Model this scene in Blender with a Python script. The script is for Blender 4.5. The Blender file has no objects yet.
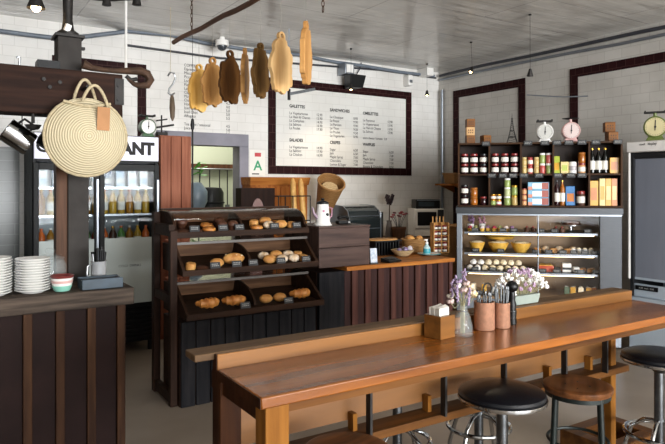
import bpy, bmesh, math, random
from mathutils import Vector, Matrix
random.seed(11)
sc = bpy.context.scene
COL = sc.collection
PI = math.pi
R = math.radians

# ---------------------------------------------------------------- camera model of the photograph
H, F, CX, HY, AZ = 1.55, 616.0, 332.5, 187.0, R(57.5)
FW = Vector((math.cos(AZ), math.sin(AZ), 0)); RT = Vector((math.sin(AZ), -math.cos(AZ), 0))
CAM = Vector((0, 0, H))
def ray(px, py): return FW + RT * ((px - CX) / F) + Vector((0, 0, -(py - HY) / F))
def hit(px, py, p0, n):
    d = ray(px, py); n = Vector(n)
    return CAM + d * ((Vector(p0) - CAM).dot(n) / d.dot(n))
def on_y(px, py, y): return hit(px, py, (0, y, 0), (0, 1, 0))
def on_x(px, py, x): return hit(px, py, (x, 0, 0), (1, 0, 0))
def on_z(px, py, z): return hit(px, py, (0, 0, z), (0, 0, 1))

# ---------------------------------------------------------------- materials
def lin(c):
    if isinstance(c, str):
        c = [int(c[i:i + 2], 16) / 255 for i in (0, 2, 4)]
    return [x / 12.92 if x <= .04045 else ((x + .055) / 1.055) ** 2.4 for x in c[:3]]
def sca(c, k): return [min(1, x * k) for x in c]
def pbr(name, col, rough=.5, metal=0, var=.12, scale=12, stretch=(1, 1, 1), bump=0, coat=0, trans=0, emis=0, col2=None, detail=4, spec=.5, alpha=1, sheen=0):
    m = bpy.data.materials.new(name); m.use_nodes = True
    nt = m.node_tree; N = nt.nodes; L = nt.links; b = N['Principled BSDF']
    c = lin(col)
    b.inputs['Roughness'].default_value = rough; b.inputs['Metallic'].default_value = metal
    b.inputs['Coat Weight'].default_value = coat; b.inputs['Coat Roughness'].default_value = .12
    b.inputs['Transmission Weight'].default_value = trans; b.inputs['Specular IOR Level'].default_value = spec
    b.inputs['Alpha'].default_value = alpha
    tc = N.new('ShaderNodeTexCoord'); mp = N.new('ShaderNodeMapping'); nz = N.new('ShaderNodeTexNoise')
    mp.inputs['Scale'].default_value = stretch; nz.inputs['Scale'].default_value = scale; nz.inputs['Detail'].default_value = detail
    L.new(tc.outputs['Object'], mp.inputs['Vector']); L.new(mp.outputs[0], nz.inputs['Vector'])
    rp = N.new('ShaderNodeValToRGB')
    rp.color_ramp.elements[0].position = .3; rp.color_ramp.elements[1].position = .7
    a = sca(c, 1 - var); z = lin(col2) if col2 else sca(c, 1 + var)
    rp.color_ramp.elements[0].color = (*a, 1); rp.color_ramp.elements[1].color = (*z, 1)
    L.new(nz.outputs['Fac'], rp.inputs['Fac']); L.new(rp.outputs['Color'], b.inputs['Base Color'])
    if bump:
        bp = N.new('ShaderNodeBump'); bp.inputs['Strength'].default_value = bump; bp.inputs['Distance'].default_value = .01
        L.new(nz.outputs['Fac'], bp.inputs['Height']); L.new(bp.outputs[0], b.inputs['Normal'])
    if emis:
        b.inputs['Emission Color'].default_value = (*c, 1); b.inputs['Emission Strength'].default_value = emis
    return m
def wood(name, dark, light, axis='x', rough=.45, scale=6, bump=.15, coat=0, k=14, spec=.08):
    st = {'x': (1, k, k), 'y': (k, 1, k), 'z': (k, k, 1)}[axis]
    return pbr(name, dark, rough, col2=light, var=.0, scale=scale * .35, stretch=st, bump=bump, coat=coat, detail=8, spec=spec)
def glass(name, tint='ffffff', refl=.9):
    m = bpy.data.materials.new(name); m.use_nodes = True
    nt = m.node_tree; N = nt.nodes; L = nt.links; N.remove(N['Principled BSDF'])
    t = N.new('ShaderNodeBsdfTransparent'); g = N.new('ShaderNodeBsdfGlossy'); mx = N.new('ShaderNodeMixShader'); fr = N.new('ShaderNodeLayerWeight'); pw_ = N.new('ShaderNodeMath'); ad = N.new('ShaderNodeMath')
    t.inputs[0].default_value = (*lin(tint), 1); g.inputs['Roughness'].default_value = .03; g.inputs[0].default_value = (refl, refl, refl, 1)
    fr.inputs[0].default_value = .5; pw_.operation = 'POWER'; pw_.inputs[1].default_value = 3.5; ad.operation = 'MULTIPLY_ADD'; ad.inputs[1].default_value = .8; ad.inputs[2].default_value = .035
    L.new(fr.outputs['Facing'], pw_.inputs[0]); L.new(pw_.outputs[0], ad.inputs[0]); L.new(ad.outputs[0], mx.inputs[0]); L.new(t.outputs[0], mx.inputs[1]); L.new(g.outputs[0], mx.inputs[2])
    L.new(mx.outputs[0], N['Material Output'].inputs[0])
    return m
def tiles(name, c1, c2, mortar, plane='xz', w=.2, h=.1, rough=.25, ms=.004, bump=.25, noise=.5, spec=.5):
    m = bpy.data.materials.new(name); m.use_nodes = True
    nt = m.node_tree; N = nt.nodes; L = nt.links; b = N['Principled BSDF']
    tc = N.new('ShaderNodeTexCoord'); sp = N.new('ShaderNodeSeparateXYZ'); cb = N.new('ShaderNodeCombineXYZ')
    L.new(tc.outputs['Object'], sp.inputs[0]); L.new(sp.outputs['XYZ'.index(plane[0].upper())], cb.inputs[0]); L.new(sp.outputs['XYZ'.index(plane[1].upper())], cb.inputs[1])
    br = N.new('ShaderNodeTexBrick'); br.inputs['Scale'].default_value = 1
    br.inputs['Brick Width'].default_value = w; br.inputs['Row Height'].default_value = h; br.inputs['Mortar Size'].default_value = ms; br.inputs['Mortar Smooth'].default_value = .3
    br.inputs['Color1'].default_value = (*lin(c1), 1); br.inputs['Color2'].default_value = (*lin(c2), 1); br.inputs['Mortar'].default_value = (*lin(mortar), 1)
    L.new(cb.outputs[0], br.inputs['Vector'])
    nz = N.new('ShaderNodeTexNoise'); nz.inputs['Scale'].default_value = 2.5; nz.inputs['Detail'].default_value = 6; L.new(tc.outputs['Object'], nz.inputs['Vector'])
    mx = N.new('ShaderNodeMix'); mx.data_type = 'RGBA'; mx.blend_type = 'MULTIPLY'; mx.inputs[0].default_value = noise
    rp = N.new('ShaderNodeValToRGB'); rp.color_ramp.elements[0].position = .3; rp.color_ramp.elements[0].color = (.72, .70, .68, 1); rp.color_ramp.elements[1].position = .65; rp.color_ramp.elements[1].color = (1, 1, 1, 1)
    L.new(nz.outputs['Fac'], rp.inputs[0]); L.new(br.outputs['Color'], mx.inputs[6]); L.new(rp.outputs[0], mx.inputs[7]); L.new(mx.outputs[2], b.inputs['Base Color'])
    bp = N.new('ShaderNodeBump'); bp.invert = True; bp.inputs['Strength'].default_value = bump; bp.inputs['Distance'].default_value = .004
    L.new(br.outputs['Fac'], bp.inputs['Height']); L.new(bp.outputs[0], b.inputs['Normal'])
    b.inputs['Roughness'].default_value = rough; b.inputs['Specular IOR Level'].default_value = spec
    return m
def rings(name, dark, light, scale=40, rough=.75):
    """Coiled straw: concentric rings about the local y axis."""
    m = pbr(name, dark, rough, col2=light, var=0, scale=30, bump=.4)
    nt = m.node_tree; N = nt.nodes; L = nt.links; b = N['Principled BSDF']
    tc = N.new('ShaderNodeTexCoord'); sp = N.new('ShaderNodeSeparateXYZ'); cb = N.new('ShaderNodeCombineXYZ'); L.new(tc.outputs['Object'], sp.inputs[0])
    L.new(sp.outputs[0], cb.inputs[0]); L.new(sp.outputs[2], cb.inputs[1])
    w = N.new('ShaderNodeTexWave'); w.wave_type = 'RINGS'; w.rings_direction = 'Z'; w.inputs['Scale'].default_value = scale; w.inputs['Distortion'].default_value = 1.2; w.inputs['Detail'].default_value = 2
    L.new(cb.outputs[0], w.inputs['Vector'])
    rp = N.new('ShaderNodeValToRGB'); rp.color_ramp.elements[0].color = (*lin(dark), 1); rp.color_ramp.elements[1].color = (*lin(light), 1); rp.color_ramp.elements[1].position = .55
    L.new(w.outputs['Fac'], rp.inputs[0]); L.new(rp.outputs[0], b.inputs['Base Color'])
    bp = N.new('ShaderNodeBump'); bp.inputs['Strength'].default_value = .5; bp.inputs['Distance'].default_value = .006
    L.new(w.outputs['Fac'], bp.inputs['Height']); L.new(bp.outputs[0], b.inputs['Normal'])
    return m
def wicker(name, dark, light, sc_=90):
    m = pbr(name, dark, .7, col2=light, var=0, scale=20)
    nt = m.node_tree; N = nt.nodes; L = nt.links; b = N['Principled BSDF']
    tc = N.new('ShaderNodeTexCoord'); ck = N.new('ShaderNodeTexWave'); ck.bands_direction = 'Z'; ck.inputs['Scale'].default_value = sc_ * .13; ck.inputs['Distortion'].default_value = 6; ck.inputs['Detail'].default_value = 2
    L.new(tc.outputs['Object'], ck.inputs['Vector'])
    rp = N.new('ShaderNodeValToRGB'); rp.color_ramp.elements[0].color = (*lin(dark), 1); rp.color_ramp.elements[1].color = (*lin(light), 1)
    L.new(ck.outputs['Fac'], rp.inputs[0]); L.new(rp.outputs[0], b.inputs['Base Color'])
    bp = N.new('ShaderNodeBump'); bp.inputs['Strength'].default_value = .7; bp.inputs['Distance'].default_value = .006
    L.new(ck.outputs['Fac'], bp.inputs['Height']); L.new(bp.outputs[0], b.inputs['Normal'])
    return m

# ---------------------------------------------------------------- mesh builder
class B:
    def __init__(s): s.bm = bmesh.new(); s.cur = []
    def _v(s, p): return s.bm.verts.new(p)
    def hexa(s, p):
        v = [s._v(q) for q in p]
        for f in ((0, 3, 2, 1), (4, 5, 6, 7), (0, 1, 5, 4), (1, 2, 6, 5), (2, 3, 7, 6), (3, 0, 4, 7)): s.bm.faces.new([v[i] for i in f])
        return s
    def box(s, x0, x1, y0, y1, z0, z1):
        return s.hexa([(x0, y0, z0), (x1, y0, z0), (x1, y1, z0), (x0, y1, z0), (x0, y0, z1), (x1, y0, z1), (x1, y1, z1), (x0, y1, z1)])
    def obox(s, c, size, rot=(0, 0, 0)):
        from mathutils import Euler
        m = Euler(rot).to_matrix(); c = Vector(c); hx, hy, hz = size[0] / 2, size[1] / 2, size[2] / 2
        return s.hexa([c + m @ Vector(q) for q in ((-hx, -hy, -hz), (hx, -hy, -hz), (hx, hy, -hz), (-hx, hy, -hz), (-hx, -hy, hz), (hx, -hy, hz), (hx, hy, hz), (-hx, hy, hz))])
    def tube(s, pts, r, n=10, closed=False, cap=True, flat=1.0):
        pts = [Vector(p) for p in pts]; k = len(pts)
        rs = r if isinstance(r, (list, tuple)) else [r] * k
        rows = []; up = None
        for i, p in enumerate(pts):
            a = pts[(i - 1) % k] if closed or i > 0 else p; c = pts[(i + 1) % k] if closed or i < k - 1 else p
            t = (c - a).normalized()
            if up is None:
                up = Vector((0, 0, 1)) if abs(t.z) < .9 else Vector((1, 0, 0))
            u = t.cross(up); u = u.normalized() if u.length > 1e-6 else t.orthogonal().normalized()
            w = u.cross(t).normalized(); up = w
            rows.append([s._v(p + u * (rs[i] * math.cos(2 * PI * j / n)) + w * (rs[i] * flat * math.sin(2 * PI * j / n))) for j in range(n)])
        m = k if closed else k - 1
        for i in range(m):
            a, c = rows[i], rows[(i + 1) % k]
            for j in range(n): s.bm.faces.new((a[j], a[(j + 1) % n], c[(j + 1) % n], c[j]))
        if cap and not closed:
            s.bm.faces.new(rows[0][::-1]); s.bm.faces.new(rows[-1])
        return s
    def cyl(s, p0, p1, r0, r1=None, n=20): return s.tube([p0, p1], [r0, r0 if r1 is None else r1], n)
    def lathe(s, prof, o=(0, 0, 0), n=28, closed=False):
        """prof: (r, z) list turned about z through o."""
        o = Vector(o); rows = []
        for r, z in prof:
            if r < 1e-5: rows.append([s._v(o + Vector((0, 0, z)))])
            else: rows.append([s._v(o + Vector((r * math.cos(2 * PI * j / n), r * math.sin(2 * PI * j / n), z))) for j in range(n)])
        for a, c in zip(rows, rows[1:] + ([rows[0]] if closed else [])):
            for j in range(n):
                q = (j + 1) % n
                if len(a) == 1 and len(c) == 1: continue
                if len(a) == 1: s.bm.faces.new((a[0], c[q], c[j]))
                elif len(c) == 1: s.bm.faces.new((a[j], a[q], c[0]))
                else: s.bm.faces.new((a[j], a[q], c[q], c[j]))
        return s
    def prism(s, poly, a0, a1, plane='xz'):
        def P(u, v, a): return {'xz': (u, a, v), 'yz': (a, u, v), 'xy': (u, v, a)}[plane]
        lo = [s._v(P(u, v, a0)) for u, v in poly]; hi = [s._v(P(u, v, a1)) for u, v in poly]; n = len(poly)
        s.bm.faces.new(lo); s.bm.faces.new(hi[::-1])
        for i in range(n): s.bm.faces.new((lo[i], hi[i], hi[(i + 1) % n], lo[(i + 1) % n]))
        return s
    def ring_prism(s, outer, inner, a0, a1, plane='xz'):
        def P(u, v, a): return {'xz': (u, a, v), 'yz': (a, u, v), 'xy': (u, v, a)}[plane]
        q = [[s._v(P(u, v, a)) for u, v in pl] for pl in (outer, inner) for a in (a0, a1)]; n = len(outer)
        for i in range(n):
            j = (i + 1) % n
            for a, c in ((0, 1), (1, 3), (3, 2), (2, 0)): s.bm.faces.new((q[a][i], q[a][j], q[c][j], q[c][i]))
        return s
    def ball(s, c, r, u=14, v=9, m=None):
        if not isinstance(r, (list, tuple)): r = (r, r, r)
        mt = Matrix.Translation(c) @ (m or Matrix.Identity(4)) @ Matrix.Diagonal((*r, 1))
        bmesh.ops.create_uvsphere(s.bm, u_segments=u, v_segments=v, radius=1, matrix=mt); return s
    def ico(s, c, r, sub=1):
        bmesh.ops.create_icosphere(s.bm, subdivisions=sub, radius=r, matrix=Matrix.Translation(c)); return s
    def torus(s, c, Rr, r, axis='z', n=28, k=8):
        c = Vector(c); pts = []
        for i in range(n):
            a = 2 * PI * i / n; x, y = Rr * math.cos(a), Rr * math.sin(a)
            pts.append(c + Vector({'z': (x, y, 0), 'y': (x, 0, y), 'x': (0, x, y)}[axis]))
        return s.tube(pts, r, k, closed=True)
    def jitter(s, k, seed=0):
        rd = random.Random(seed)
        for v in s.bm.verts: v.co += Vector((rd.uniform(-k, k), rd.uniform(-k, k), rd.uniform(-k, k)))
        return s
    def xf(s, m):
        bmesh.ops.transform(s.bm, matrix=m, verts=s.bm.verts[:]); return s
    def mesh(s, name):
        me = bpy.data.meshes.new(name)
        bmesh.ops.recalc_face_normals(s.bm, faces=s.bm.faces[:])
        for f in s.bm.faces: f.smooth = True
        s.bm.to_mesh(me); s.bm.free(); me.set_sharp_from_angle(angle=R(38)); return me
    def done(s, name, mat, parent=None, bevel=0, loc=None, rot=None, sub=0, solid=0):
        me = s.mesh(name); me.materials.append(mat); o = bpy.data.objects.new(name, me); COL.objects.link(o)
        if parent: o.parent = parent
        if loc is not None: o.location = loc
        if rot is not None: o.rotation_euler = rot
        if solid:
            q = o.modifiers.new('thickness', 'SOLIDIFY'); q.thickness = solid; q.offset = 0
        if bevel:
            q = o.modifiers.new('soft edge', 'BEVEL'); q.width = bevel; q.segments = 2; q.limit_method = 'ANGLE'; q.angle_limit = R(40)
        if sub:
            q = o.modifiers.new('smooth', 'SUBSURF'); q.levels = q.render_levels = sub
        return o
def tag(o, label, cat, group=None):
    o['label'] = label; o['category'] = cat
    if group: o['group'] = group
    return o
def thing(name, label, cat, loc=(0, 0, 0), rotz=0, group=None):
    o = bpy.data.objects.new(name, None); COL.objects.link(o); o.location = loc; o.rotation_euler = (0, 0, rotz); o.empty_display_size = .05
    return tag(o, label, cat, group)
def struct(b, name, mat, **k):
    o = b.done(name, mat, **k); o['kind'] = 'structure'; return o
def dup(root, loc=None, rotz=None, label=None, group=None, mats=None):
    def cp(o, par):
        c = o.copy(); COL.objects.link(c)
        if par: c.parent = par
        for ch in o.children: cp(ch, c)
        return c
    r = cp(root, None)
    if loc is not None: r.location = loc
    if rotz is not None: r.rotation_euler = (0, 0, rotz)
    if label: r['label'] = label
    if group: r['group'] = group
    return r
def text(name, body, size, mat, parent=None, loc=(0, 0, 0), rot=(PI / 2, 0, 0), align='CENTER', ext=.0006, sx=1, bold=0, gap=None):
    c = bpy.data.curves.new(name, 'FONT'); c.body = body; c.size = size; c.align_x = align; c.align_y = 'CENTER'; c.extrude = ext; c.offset = bold
    c.resolution_u = 3
    if gap: c.align_y = 'TOP'; c.space_line = gap
    t = bpy.data.objects.new(name, c); COL.objects.link(t); bpy.context.view_layer.update()
    me = bpy.data.meshes.new_from_object(t.evaluated_get(bpy.context.evaluated_depsgraph_get())); bpy.data.objects.remove(t); bpy.data.curves.remove(c)
    me.materials.clear(); me.materials.append(mat); me.name = name
    o = bpy.data.objects.new(name, me); COL.objects.link(o); o.location = loc; o.rotation_euler = rot; o.scale = (sx, 1, 1)
    if parent: o.parent = parent
    return o
ORD = 'first second third fourth fifth sixth seventh eighth ninth tenth eleventh twelfth thirteenth fourteenth fifteenth sixteenth'.split()

# ---------------------------------------------------------------- palette
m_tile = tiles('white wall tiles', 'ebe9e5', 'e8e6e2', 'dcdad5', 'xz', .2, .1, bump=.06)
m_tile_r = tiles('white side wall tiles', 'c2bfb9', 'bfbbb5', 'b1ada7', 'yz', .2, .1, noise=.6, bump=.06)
m_shadetile = tiles('shaded wall tiles', '777c7b', '737877', '868b89', 'xz', .3, .1, bump=.1)
m_maroon = tiles('oxblood tiles', '2c1213', '240e10', '4a3431', 'xz', .1, .1, rough=.55, noise=.4, ms=.003, spec=.08)
m_maroon_r = tiles('oxblood side tiles', '2c1213', '240e10', '452f2c', 'yz', .1, .1, rough=.55, noise=.4, ms=.003, spec=.08)
m_dark = pbr('black enamel', '111112', .45, var=.2, spec=.15)
m_black = pbr('black plastic', '0b0b0c', .4, spec=.3, var=.2)
m_iron = pbr('wrought iron', '211e1c', .6, .4, var=.3, bump=.2)
m_rust = pbr('rusty iron', '4a3527', .7, .3, var=.35, scale=25, bump=.3)
m_steel = pbr('brushed steel', 'b9bcc0', .28, 1, var=.06, stretch=(1, 1, 20))
m_alu = pbr('grey aluminium', '8b9199', .35, .8, var=.05)
m_chrome = pbr('chrome', 'b4b6b8', .12, 1, var=.03)
m_dullchrome = pbr('worn chrome', '66696c', .3, 1, var=.2, scale=30)
m_white = pbr('white enamel', 'eceae6', .3, var=.03)
m_porcelain = pbr('white porcelain', 'e4e3df', .2, var=.02, coat=.4)
m_paper = pbr('white paper', 'e9e7e0', .8, var=.03)
m_ink = pbr('black ink', '1b1a1a', .7)
m_chalk = pbr('chalk white', '9a9a98', .9)
m_napkin = pbr('soft paper napkin', 'c8c2b8', .9, var=.04)
m_seeglass = pbr('clear thick glass', 'b4bcbc', .05, var=.02, alpha=.13)
m_slate = pbr('slate black', '16171a', .6, var=.2)
m_glass = glass('clear glass', 'ffffff', .3)
m_dkglass = glass('smoked acrylic', 'e6dcd2', .7)
m_counterwood = wood('dark stained plank', '1d1310', '33221a', 'z', .55, 6)
m_batten = wood('brown batten', '281810', '452e1e', 'z', .6, 6)
m_slab = wood('weathered grey timber', '25211e', '5a4e45', 'x', .8, 7, .6)
m_beam = wood('dark old beam', '1c120f', '36231b', 'x', .65, 5, .3)
m_post = pbr('grey painted post', '393634', .75, spec=.1, var=.2, scale=8, bump=.2)
m_brown = wood('brown upright timber', '3a261a', '5b3d2a', 'z')
m_stand = wood('dark bread stand timber', '1f140f', '3b281d', 'x', .5, 6)
m_standz = wood('dark bread stand upright', '1f140f', '3a271e', 'z', .5, 6)
m_standback = wood('bread stand back board', '3f2a1c', '6c4e37', 'x', .5, 6)
m_plank = wood('blue black plank', '111317', '292729', 'z', .6, 6)
m_copperdoor = wood('red brown cupboard timber', '77412e', 'a5684f', 'z', .4, 5)
m_frame = pbr('lavender grey door frame', '807e88', .55, var=.15, scale=5)
m_orange = wood('orange brown panel', '8a4f24', 'b47538', 'x', .4, 5)
m_orangez = wood('orange brown upright', '85491f', 'ad6c33', 'z', .4, 5)
m_table = wood('honey table timber', '582f14', '96581f', 'x', .26, 4, .06, coat=.12, k=9, spec=.4)
m_tableshelf = wood('dull brown shelf timber', '4a3828', '6d553e', 'x', .55, 5)
m_rail = wood('golden rail timber', '5e3b18', '855727', 'x', .4, 4, .08, coat=.1, spec=.3)
m_apron = wood('brown apron timber', '432916', '694423', 'x', .4, 4)
m_legz = wood('golden leg timber', '6a421a', '8f5f29', 'z', .4, 5)
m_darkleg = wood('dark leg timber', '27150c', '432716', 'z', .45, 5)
m_ply = pbr('yellow plywood', '6c4418', .5, var=.1, scale=4, stretch=(1, 8, 8))
m_seat = pbr('black vinyl', '121317', .3, spec=.35, var=.1, scale=50, bump=.05)
m_seatwood = wood('worn brown seat timber', '3d2414', '75492a', 'x', .35, 5, .1, coat=.2)
m_greenmetal = pbr('dark green painted steel', '121a18', .45, .4, var=.3)
m_straw = rings('coiled straw', 'a39577', 'cabd9d', 26)
m_strawedge = pbr('plaited straw', 'b0a182', .8, var=.2, scale=60, bump=.5)
m_wicker = wicker('brown wicker', '84592e', 'ab8049', 170)
m_wickerpale = wicker('pale wicker', 'a68a60', 'd0b88e', 170)
m_copper = pbr('hammered copper', 'bd8d73', .35, .45, var=.12, scale=60, bump=.15)
m_kraft = pbr('kraft cardboard', 'a77850', .8, var=.12)
m_pine = wood('golden pine board', 'a87640', 'c9985e', 'z', .4, 5, .06)
m_walnut = wood('walnut board', '452a14', '66431f', 'z', .45, 5, .06)
m_bread = pbr('crusty bread', 'a9692c', .65, col2='dba860', var=0, scale=18, bump=.25)
m_cocoa = pbr('chocolate pastry', '4b2a18', .6, var=.3, scale=30, bump=.3)
m_sugar = pbr('sugared bun', 'c9a67c', .75, col2='efe2cf', var=0, scale=25, bump=.3)
m_croissant = pbr('baked croissant', '9a551f', .45, col2='d08f45', var=0, scale=16, bump=.3)
m_cream = pbr('cream pastry', 'ead9b2', .6, col2='f6ecd6', var=0, scale=20, bump=.2)
m_yellow = pbr('yellow crust', 'c58f2a', .55, col2='e6b955', var=0, scale=14, bump=.2)
m_led = pbr('warm light strip', 'ffdca4', .5, emis=7)
m_casesteel = pbr('dull case steel', '414346', .42, .7, var=.08, stretch=(1, 1, 12))
m_bulb = pbr('glowing bulb', 'ffd9a0', .5, emis=30)
def sat(n, c, r=.3): return pbr(n, c, r, var=.08)

# ================================================================ the room
XR, YB, CZ, SY = 6.0, 6.6, 3.18, -6.0
m_floor = pbr('worn concrete floor', '7d7063', .42, col2='998b7c', var=0, scale=1.3, detail=10, bump=.05)
struct(B().box(-3.6, XR + .2, SY - .2, 9.2, -.1, 0), 'floor', m_floor)
m_ceil = tiles('painted tin ceiling', 'dcdad5', 'd7d5d0', 'b2afab', 'xy', 2.2, .7, rough=.16, ms=.006, bump=.4, noise=.7)
nt = m_ceil.node_tree
nz = nt.nodes.new('ShaderNodeTexNoise'); nz.inputs['Scale'].default_value = 3; nz.inputs['Detail'].default_value = 3
b2 = nt.nodes.new('ShaderNodeBump'); b2.inputs['Strength'].default_value = .5; b2.inputs['Distance'].default_value = .02
tcn = [n for n in nt.nodes if n.type == 'TEX_COORD'][0]; mpn = nt.nodes.new('ShaderNodeMapping'); mpn.inputs['Scale'].default_value = (.5, 3, 1)
nt.links.new(tcn.outputs['Object'], mpn.inputs[0]); nt.links.new(mpn.outputs[0], nz.inputs['Vector'])
nt.links.new(nz.outputs['Fac'], b2.inputs['Height'])
bsdf = nt.nodes['Principled BSDF']; old = bsdf.inputs['Normal'].links[0].from_socket
nt.links.new(old, b2.inputs['Normal']); nt.links.new(b2.outputs[0], bsdf.inputs['Normal'])
struct(B().box(-3.6, XR + .2, SY - .2, YB + .15, CZ, CZ + .1), 'ceiling', m_ceil)
# back wall with its doorway
DX0, DX1, DZ = 2.06, 2.93, 2.03
w = B(); w.box(-3.6, DX0, YB, YB + .15, 0, CZ); w.box(DX1, XR + .2, YB, YB + .15, 0, CZ); w.box(DX0, DX1, YB, YB + .15, DZ, CZ)
struct(w, 'wall_back', m_tile)
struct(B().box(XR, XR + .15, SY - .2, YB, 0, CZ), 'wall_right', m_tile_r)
m_plaster = pbr('pale plaster', 'cfccc6', .8, var=.06, scale=2)
struct(B().box(-3.6, -3.45, SY - .2, YB, 0, CZ), 'wall_left', pbr('dark painted plaster', '6a625b', .8, var=.06, scale=2))
w = B()   # street wall behind the camera with its two shop windows
for a, c, z0, z1 in ((-3.45, XR, 0, .5), (-3.45, XR, 2.9, CZ), (-3.45, -3.2, .5, 2.9), (-1.0, -.3, .5, 2.9), (5.5, XR, .5, 2.9)): w.box(a, c, SY - .15, SY, z0, z1)
struct(w, 'wall_front', m_plaster)
for i, (a, c) in enumerate(((-3.2, -1.0), (-.3, 5.5))):
    f = B()
    for x in (a, (a + c) / 2 - .03, c - .06): f.box(x, x + .06, SY - .11, SY - .05, .5, 2.9)
    f.box(a, c, SY - .11, SY - .05, .5, .56); f.box(a, c, SY - .11, SY - .05, 2.84, 2.9)
    struct(f, 'window_%d' % (i + 1), m_dark)
struct(B().box(-3.45, .64, YB - .025, YB, 0, 1.93), 'trim_1', m_shadetile)  # grey panel: shade on the white wall below the beam, put into colour
# door frame
f = B(); f.box(DX0 - .02, DX1 + .1, YB - .03, YB + .17, DZ - .012, DZ + .13); f.box(DX1 - .015, DX1 + .1, YB - .03, YB + .17, 0, DZ - .012); f.box(DX0 - .1, DX0 + .01, YB - .03, YB + .17, 0, DZ + .13)
struct(f, 'door_1', m_frame, bevel=.004)
# room behind the doorway
m_kit = pbr('pale green kitchen wall', 'b3b8a0', .6, var=.05, scale=2)
struct(B().box(1.2, 4.8, 8.5, 8.6, 0, CZ), 'wall_kitchen', m_kit)
struct(B().box(1.2, 1.3, YB + .15, 8.5, 0, CZ).box(4.7, 4.8, YB + .15, 8.5, 0, CZ), 'wall_kitchen_side', m_kit)
struct(B().box(1.2, 4.8, YB + .15, 8.6, 2.75, 2.85), 'ceiling_kitchen', m_plaster)

# oxblood tile borders on the walls
def band_y(n, x0, x1, z0, z1): struct(B().box(x0, x1, YB - .012, YB, z0, z1), 'trim_%d' % n, m_maroon)
a = on_y(268, 76, YB); c = on_y(411, 93.7, YB); d = on_y(265, 174, YB)
MX0, MX1, MZ1, MZ0 = a.x, c.x, (a.z + c.z) / 2 + .0, (d.z + on_y(410.7, 175.6, YB).z) / 2
tb = .1
n = 2
for q in ((MX0, MX1, MZ1 - tb, MZ1), (MX0, MX1, MZ0, MZ0 + tb), (MX0, MX0 + tb, MZ0 + tb, MZ1 - tb), (MX1 - tb, MX1, MZ0 + tb, MZ1 - tb)): band_y(n, *q); n += 1
a = on_y(52, 50, YB); c = on_y(146, 65, YB)
for q in ((a.x, c.x, c.z - .1, c.z), (c.x - .09, c.x, 1.5, c.z - .1), (a.x, a.x + .09, 1.5, c.z - .1)): band_y(n, *q); n += 1
def band_x(n, y0, y1, z0, z1): struct(B().box(XR - .012, XR, y0, y1, z0, z1), 'trim_%d' % n, m_maroon_r)
a = on_x(453.7, 91.8, XR); c = on_x(525.4, 77.7, XR); d = on_x(570.3, 68.9, XR)
tz = (a.z + c.z + d.z) / 3
for q in ((c.y, a.y, tz - .1, tz), (a.y - .1, a.y, .9, tz - .1), (c.y, c.y + .1, .9, tz - .1), (.6, d.y, tz - .1, tz), (d.y - .1, d.y, .9, tz - .1)): band_x(n, *q); n += 1
struct(B().box(XR - .03, XR, 4.6, YB, 0, .12), 'baseboard_right', m_maroon_r)
# corner pier and conduits
g = B().cyl(on_x(442, 90, XR - .03), Vector((XR - .03, on_x(442, 90, XR - .03).y, 0)), .018)
tag(g.done('conduit_pipe', m_alu), 'grey vertical conduit pipe running down the wall beside the corner', 'pipe')
# cables along the tops of the walls
m_cable = pbr('blue grey cable', '6a737e', .5); m_cabled = pbr('dark cable', '33343a', .5)
tag(B().tube([on_y(x, y, YB - .05) for x, y in ((-30, 28), (0, 31), (30, 35), (60, 38.5), (90, 36), (126, 31.5))], .022).done('hanging_cable', m_cable), 'blue-grey cable sagging across the white tiles behind the iron pole', 'cable')
tag(B().tube([on_y(x, y, YB - .06) for x, y in ((126, 31), (170, 35), (205, 43), (250, 50), (300, 55), (335, 62), (365, 66), (400, 72), (434, 76))], .02).done('ceiling_cable', m_cable), 'blue-grey cable running along the ceiling line above the menu', 'cable')
tag(B().tube([on_y(x, y, YB - .03) for x, y in ((126, 45), (220, 58), (330, 66), (380, 70), (436, 78))], .012).done('ceiling_wire', m_cabled), 'thin dark wire strung just under the blue-grey ceiling cable', 'cable')
tag(B().tube([on_x(x, y, XR - .05) for x, y in ((440, 76), (480, 66), (530, 56), (590, 43), (640, 32), (690, 22))], .019).done('ceiling_pipe', m_cabled), 'dark pipe running along the ceiling line of the side wall', 'pipe')
tag(B().tube([on_x(x, y, XR - .03) for x, y in ((440, 80), (500, 67), (560, 55), (620, 44), (690, 29))], .016).done('ceiling_conduit_pipe', m_alu), 'thin grey conduit below the dark pipe on the side wall', 'pipe')

# ================================================================ menu writing on the tiles
m_menu = tiles('white menu tiles', 'e4e3de', 'e1e0db', 'd8d6d1', 'xz', .2, .1, noise=.3)
mb = thing('menu_board', 'large white menu panel with black columns of dishes inside the oxblood border', 'menu', (0, YB, 0))
pz = B().box(MX0 + tb, MX1 - tb, -.008, -.001, MZ0 + tb, MZ1 - tb).done('panel', m_menu, mb)
def column(px, py, head, items, prices, ppx, gap=6.6, size=.047):
    p = on_y(px, py, YB); sx = .8
    text('heading', head, size * 1.1, m_ink, mb, (p.x, -.0095, p.z), align='LEFT', sx=.92, bold=.0018)
    z = on_y(px, py + 6.6, YB).z
    dz = (on_y(px, py, YB).z - on_y(px, py + gap, YB).z)
    body = '\n'.join(items)
    t = text('dish_names', body, size, m_ink, mb, (p.x, -.0095, z + size * .4), align='LEFT', sx=.85, gap=dz / size)
    q = on_y(ppx, py, YB)
    t = text('prices', '\n'.join(prices), size, m_ink, mb, (q.x, -.0095, z + size * .4), align='LEFT', sx=.85, gap=dz / size)
column(289, 106, 'GALETTES', ['La Vegetarienne', 'La Ham & Cheese', 'La Complete', 'La Salmon', 'La Poulet'], ['12.90', '13.90', '14.90', '16.90', '17.90'], 316, 3.75)
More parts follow.
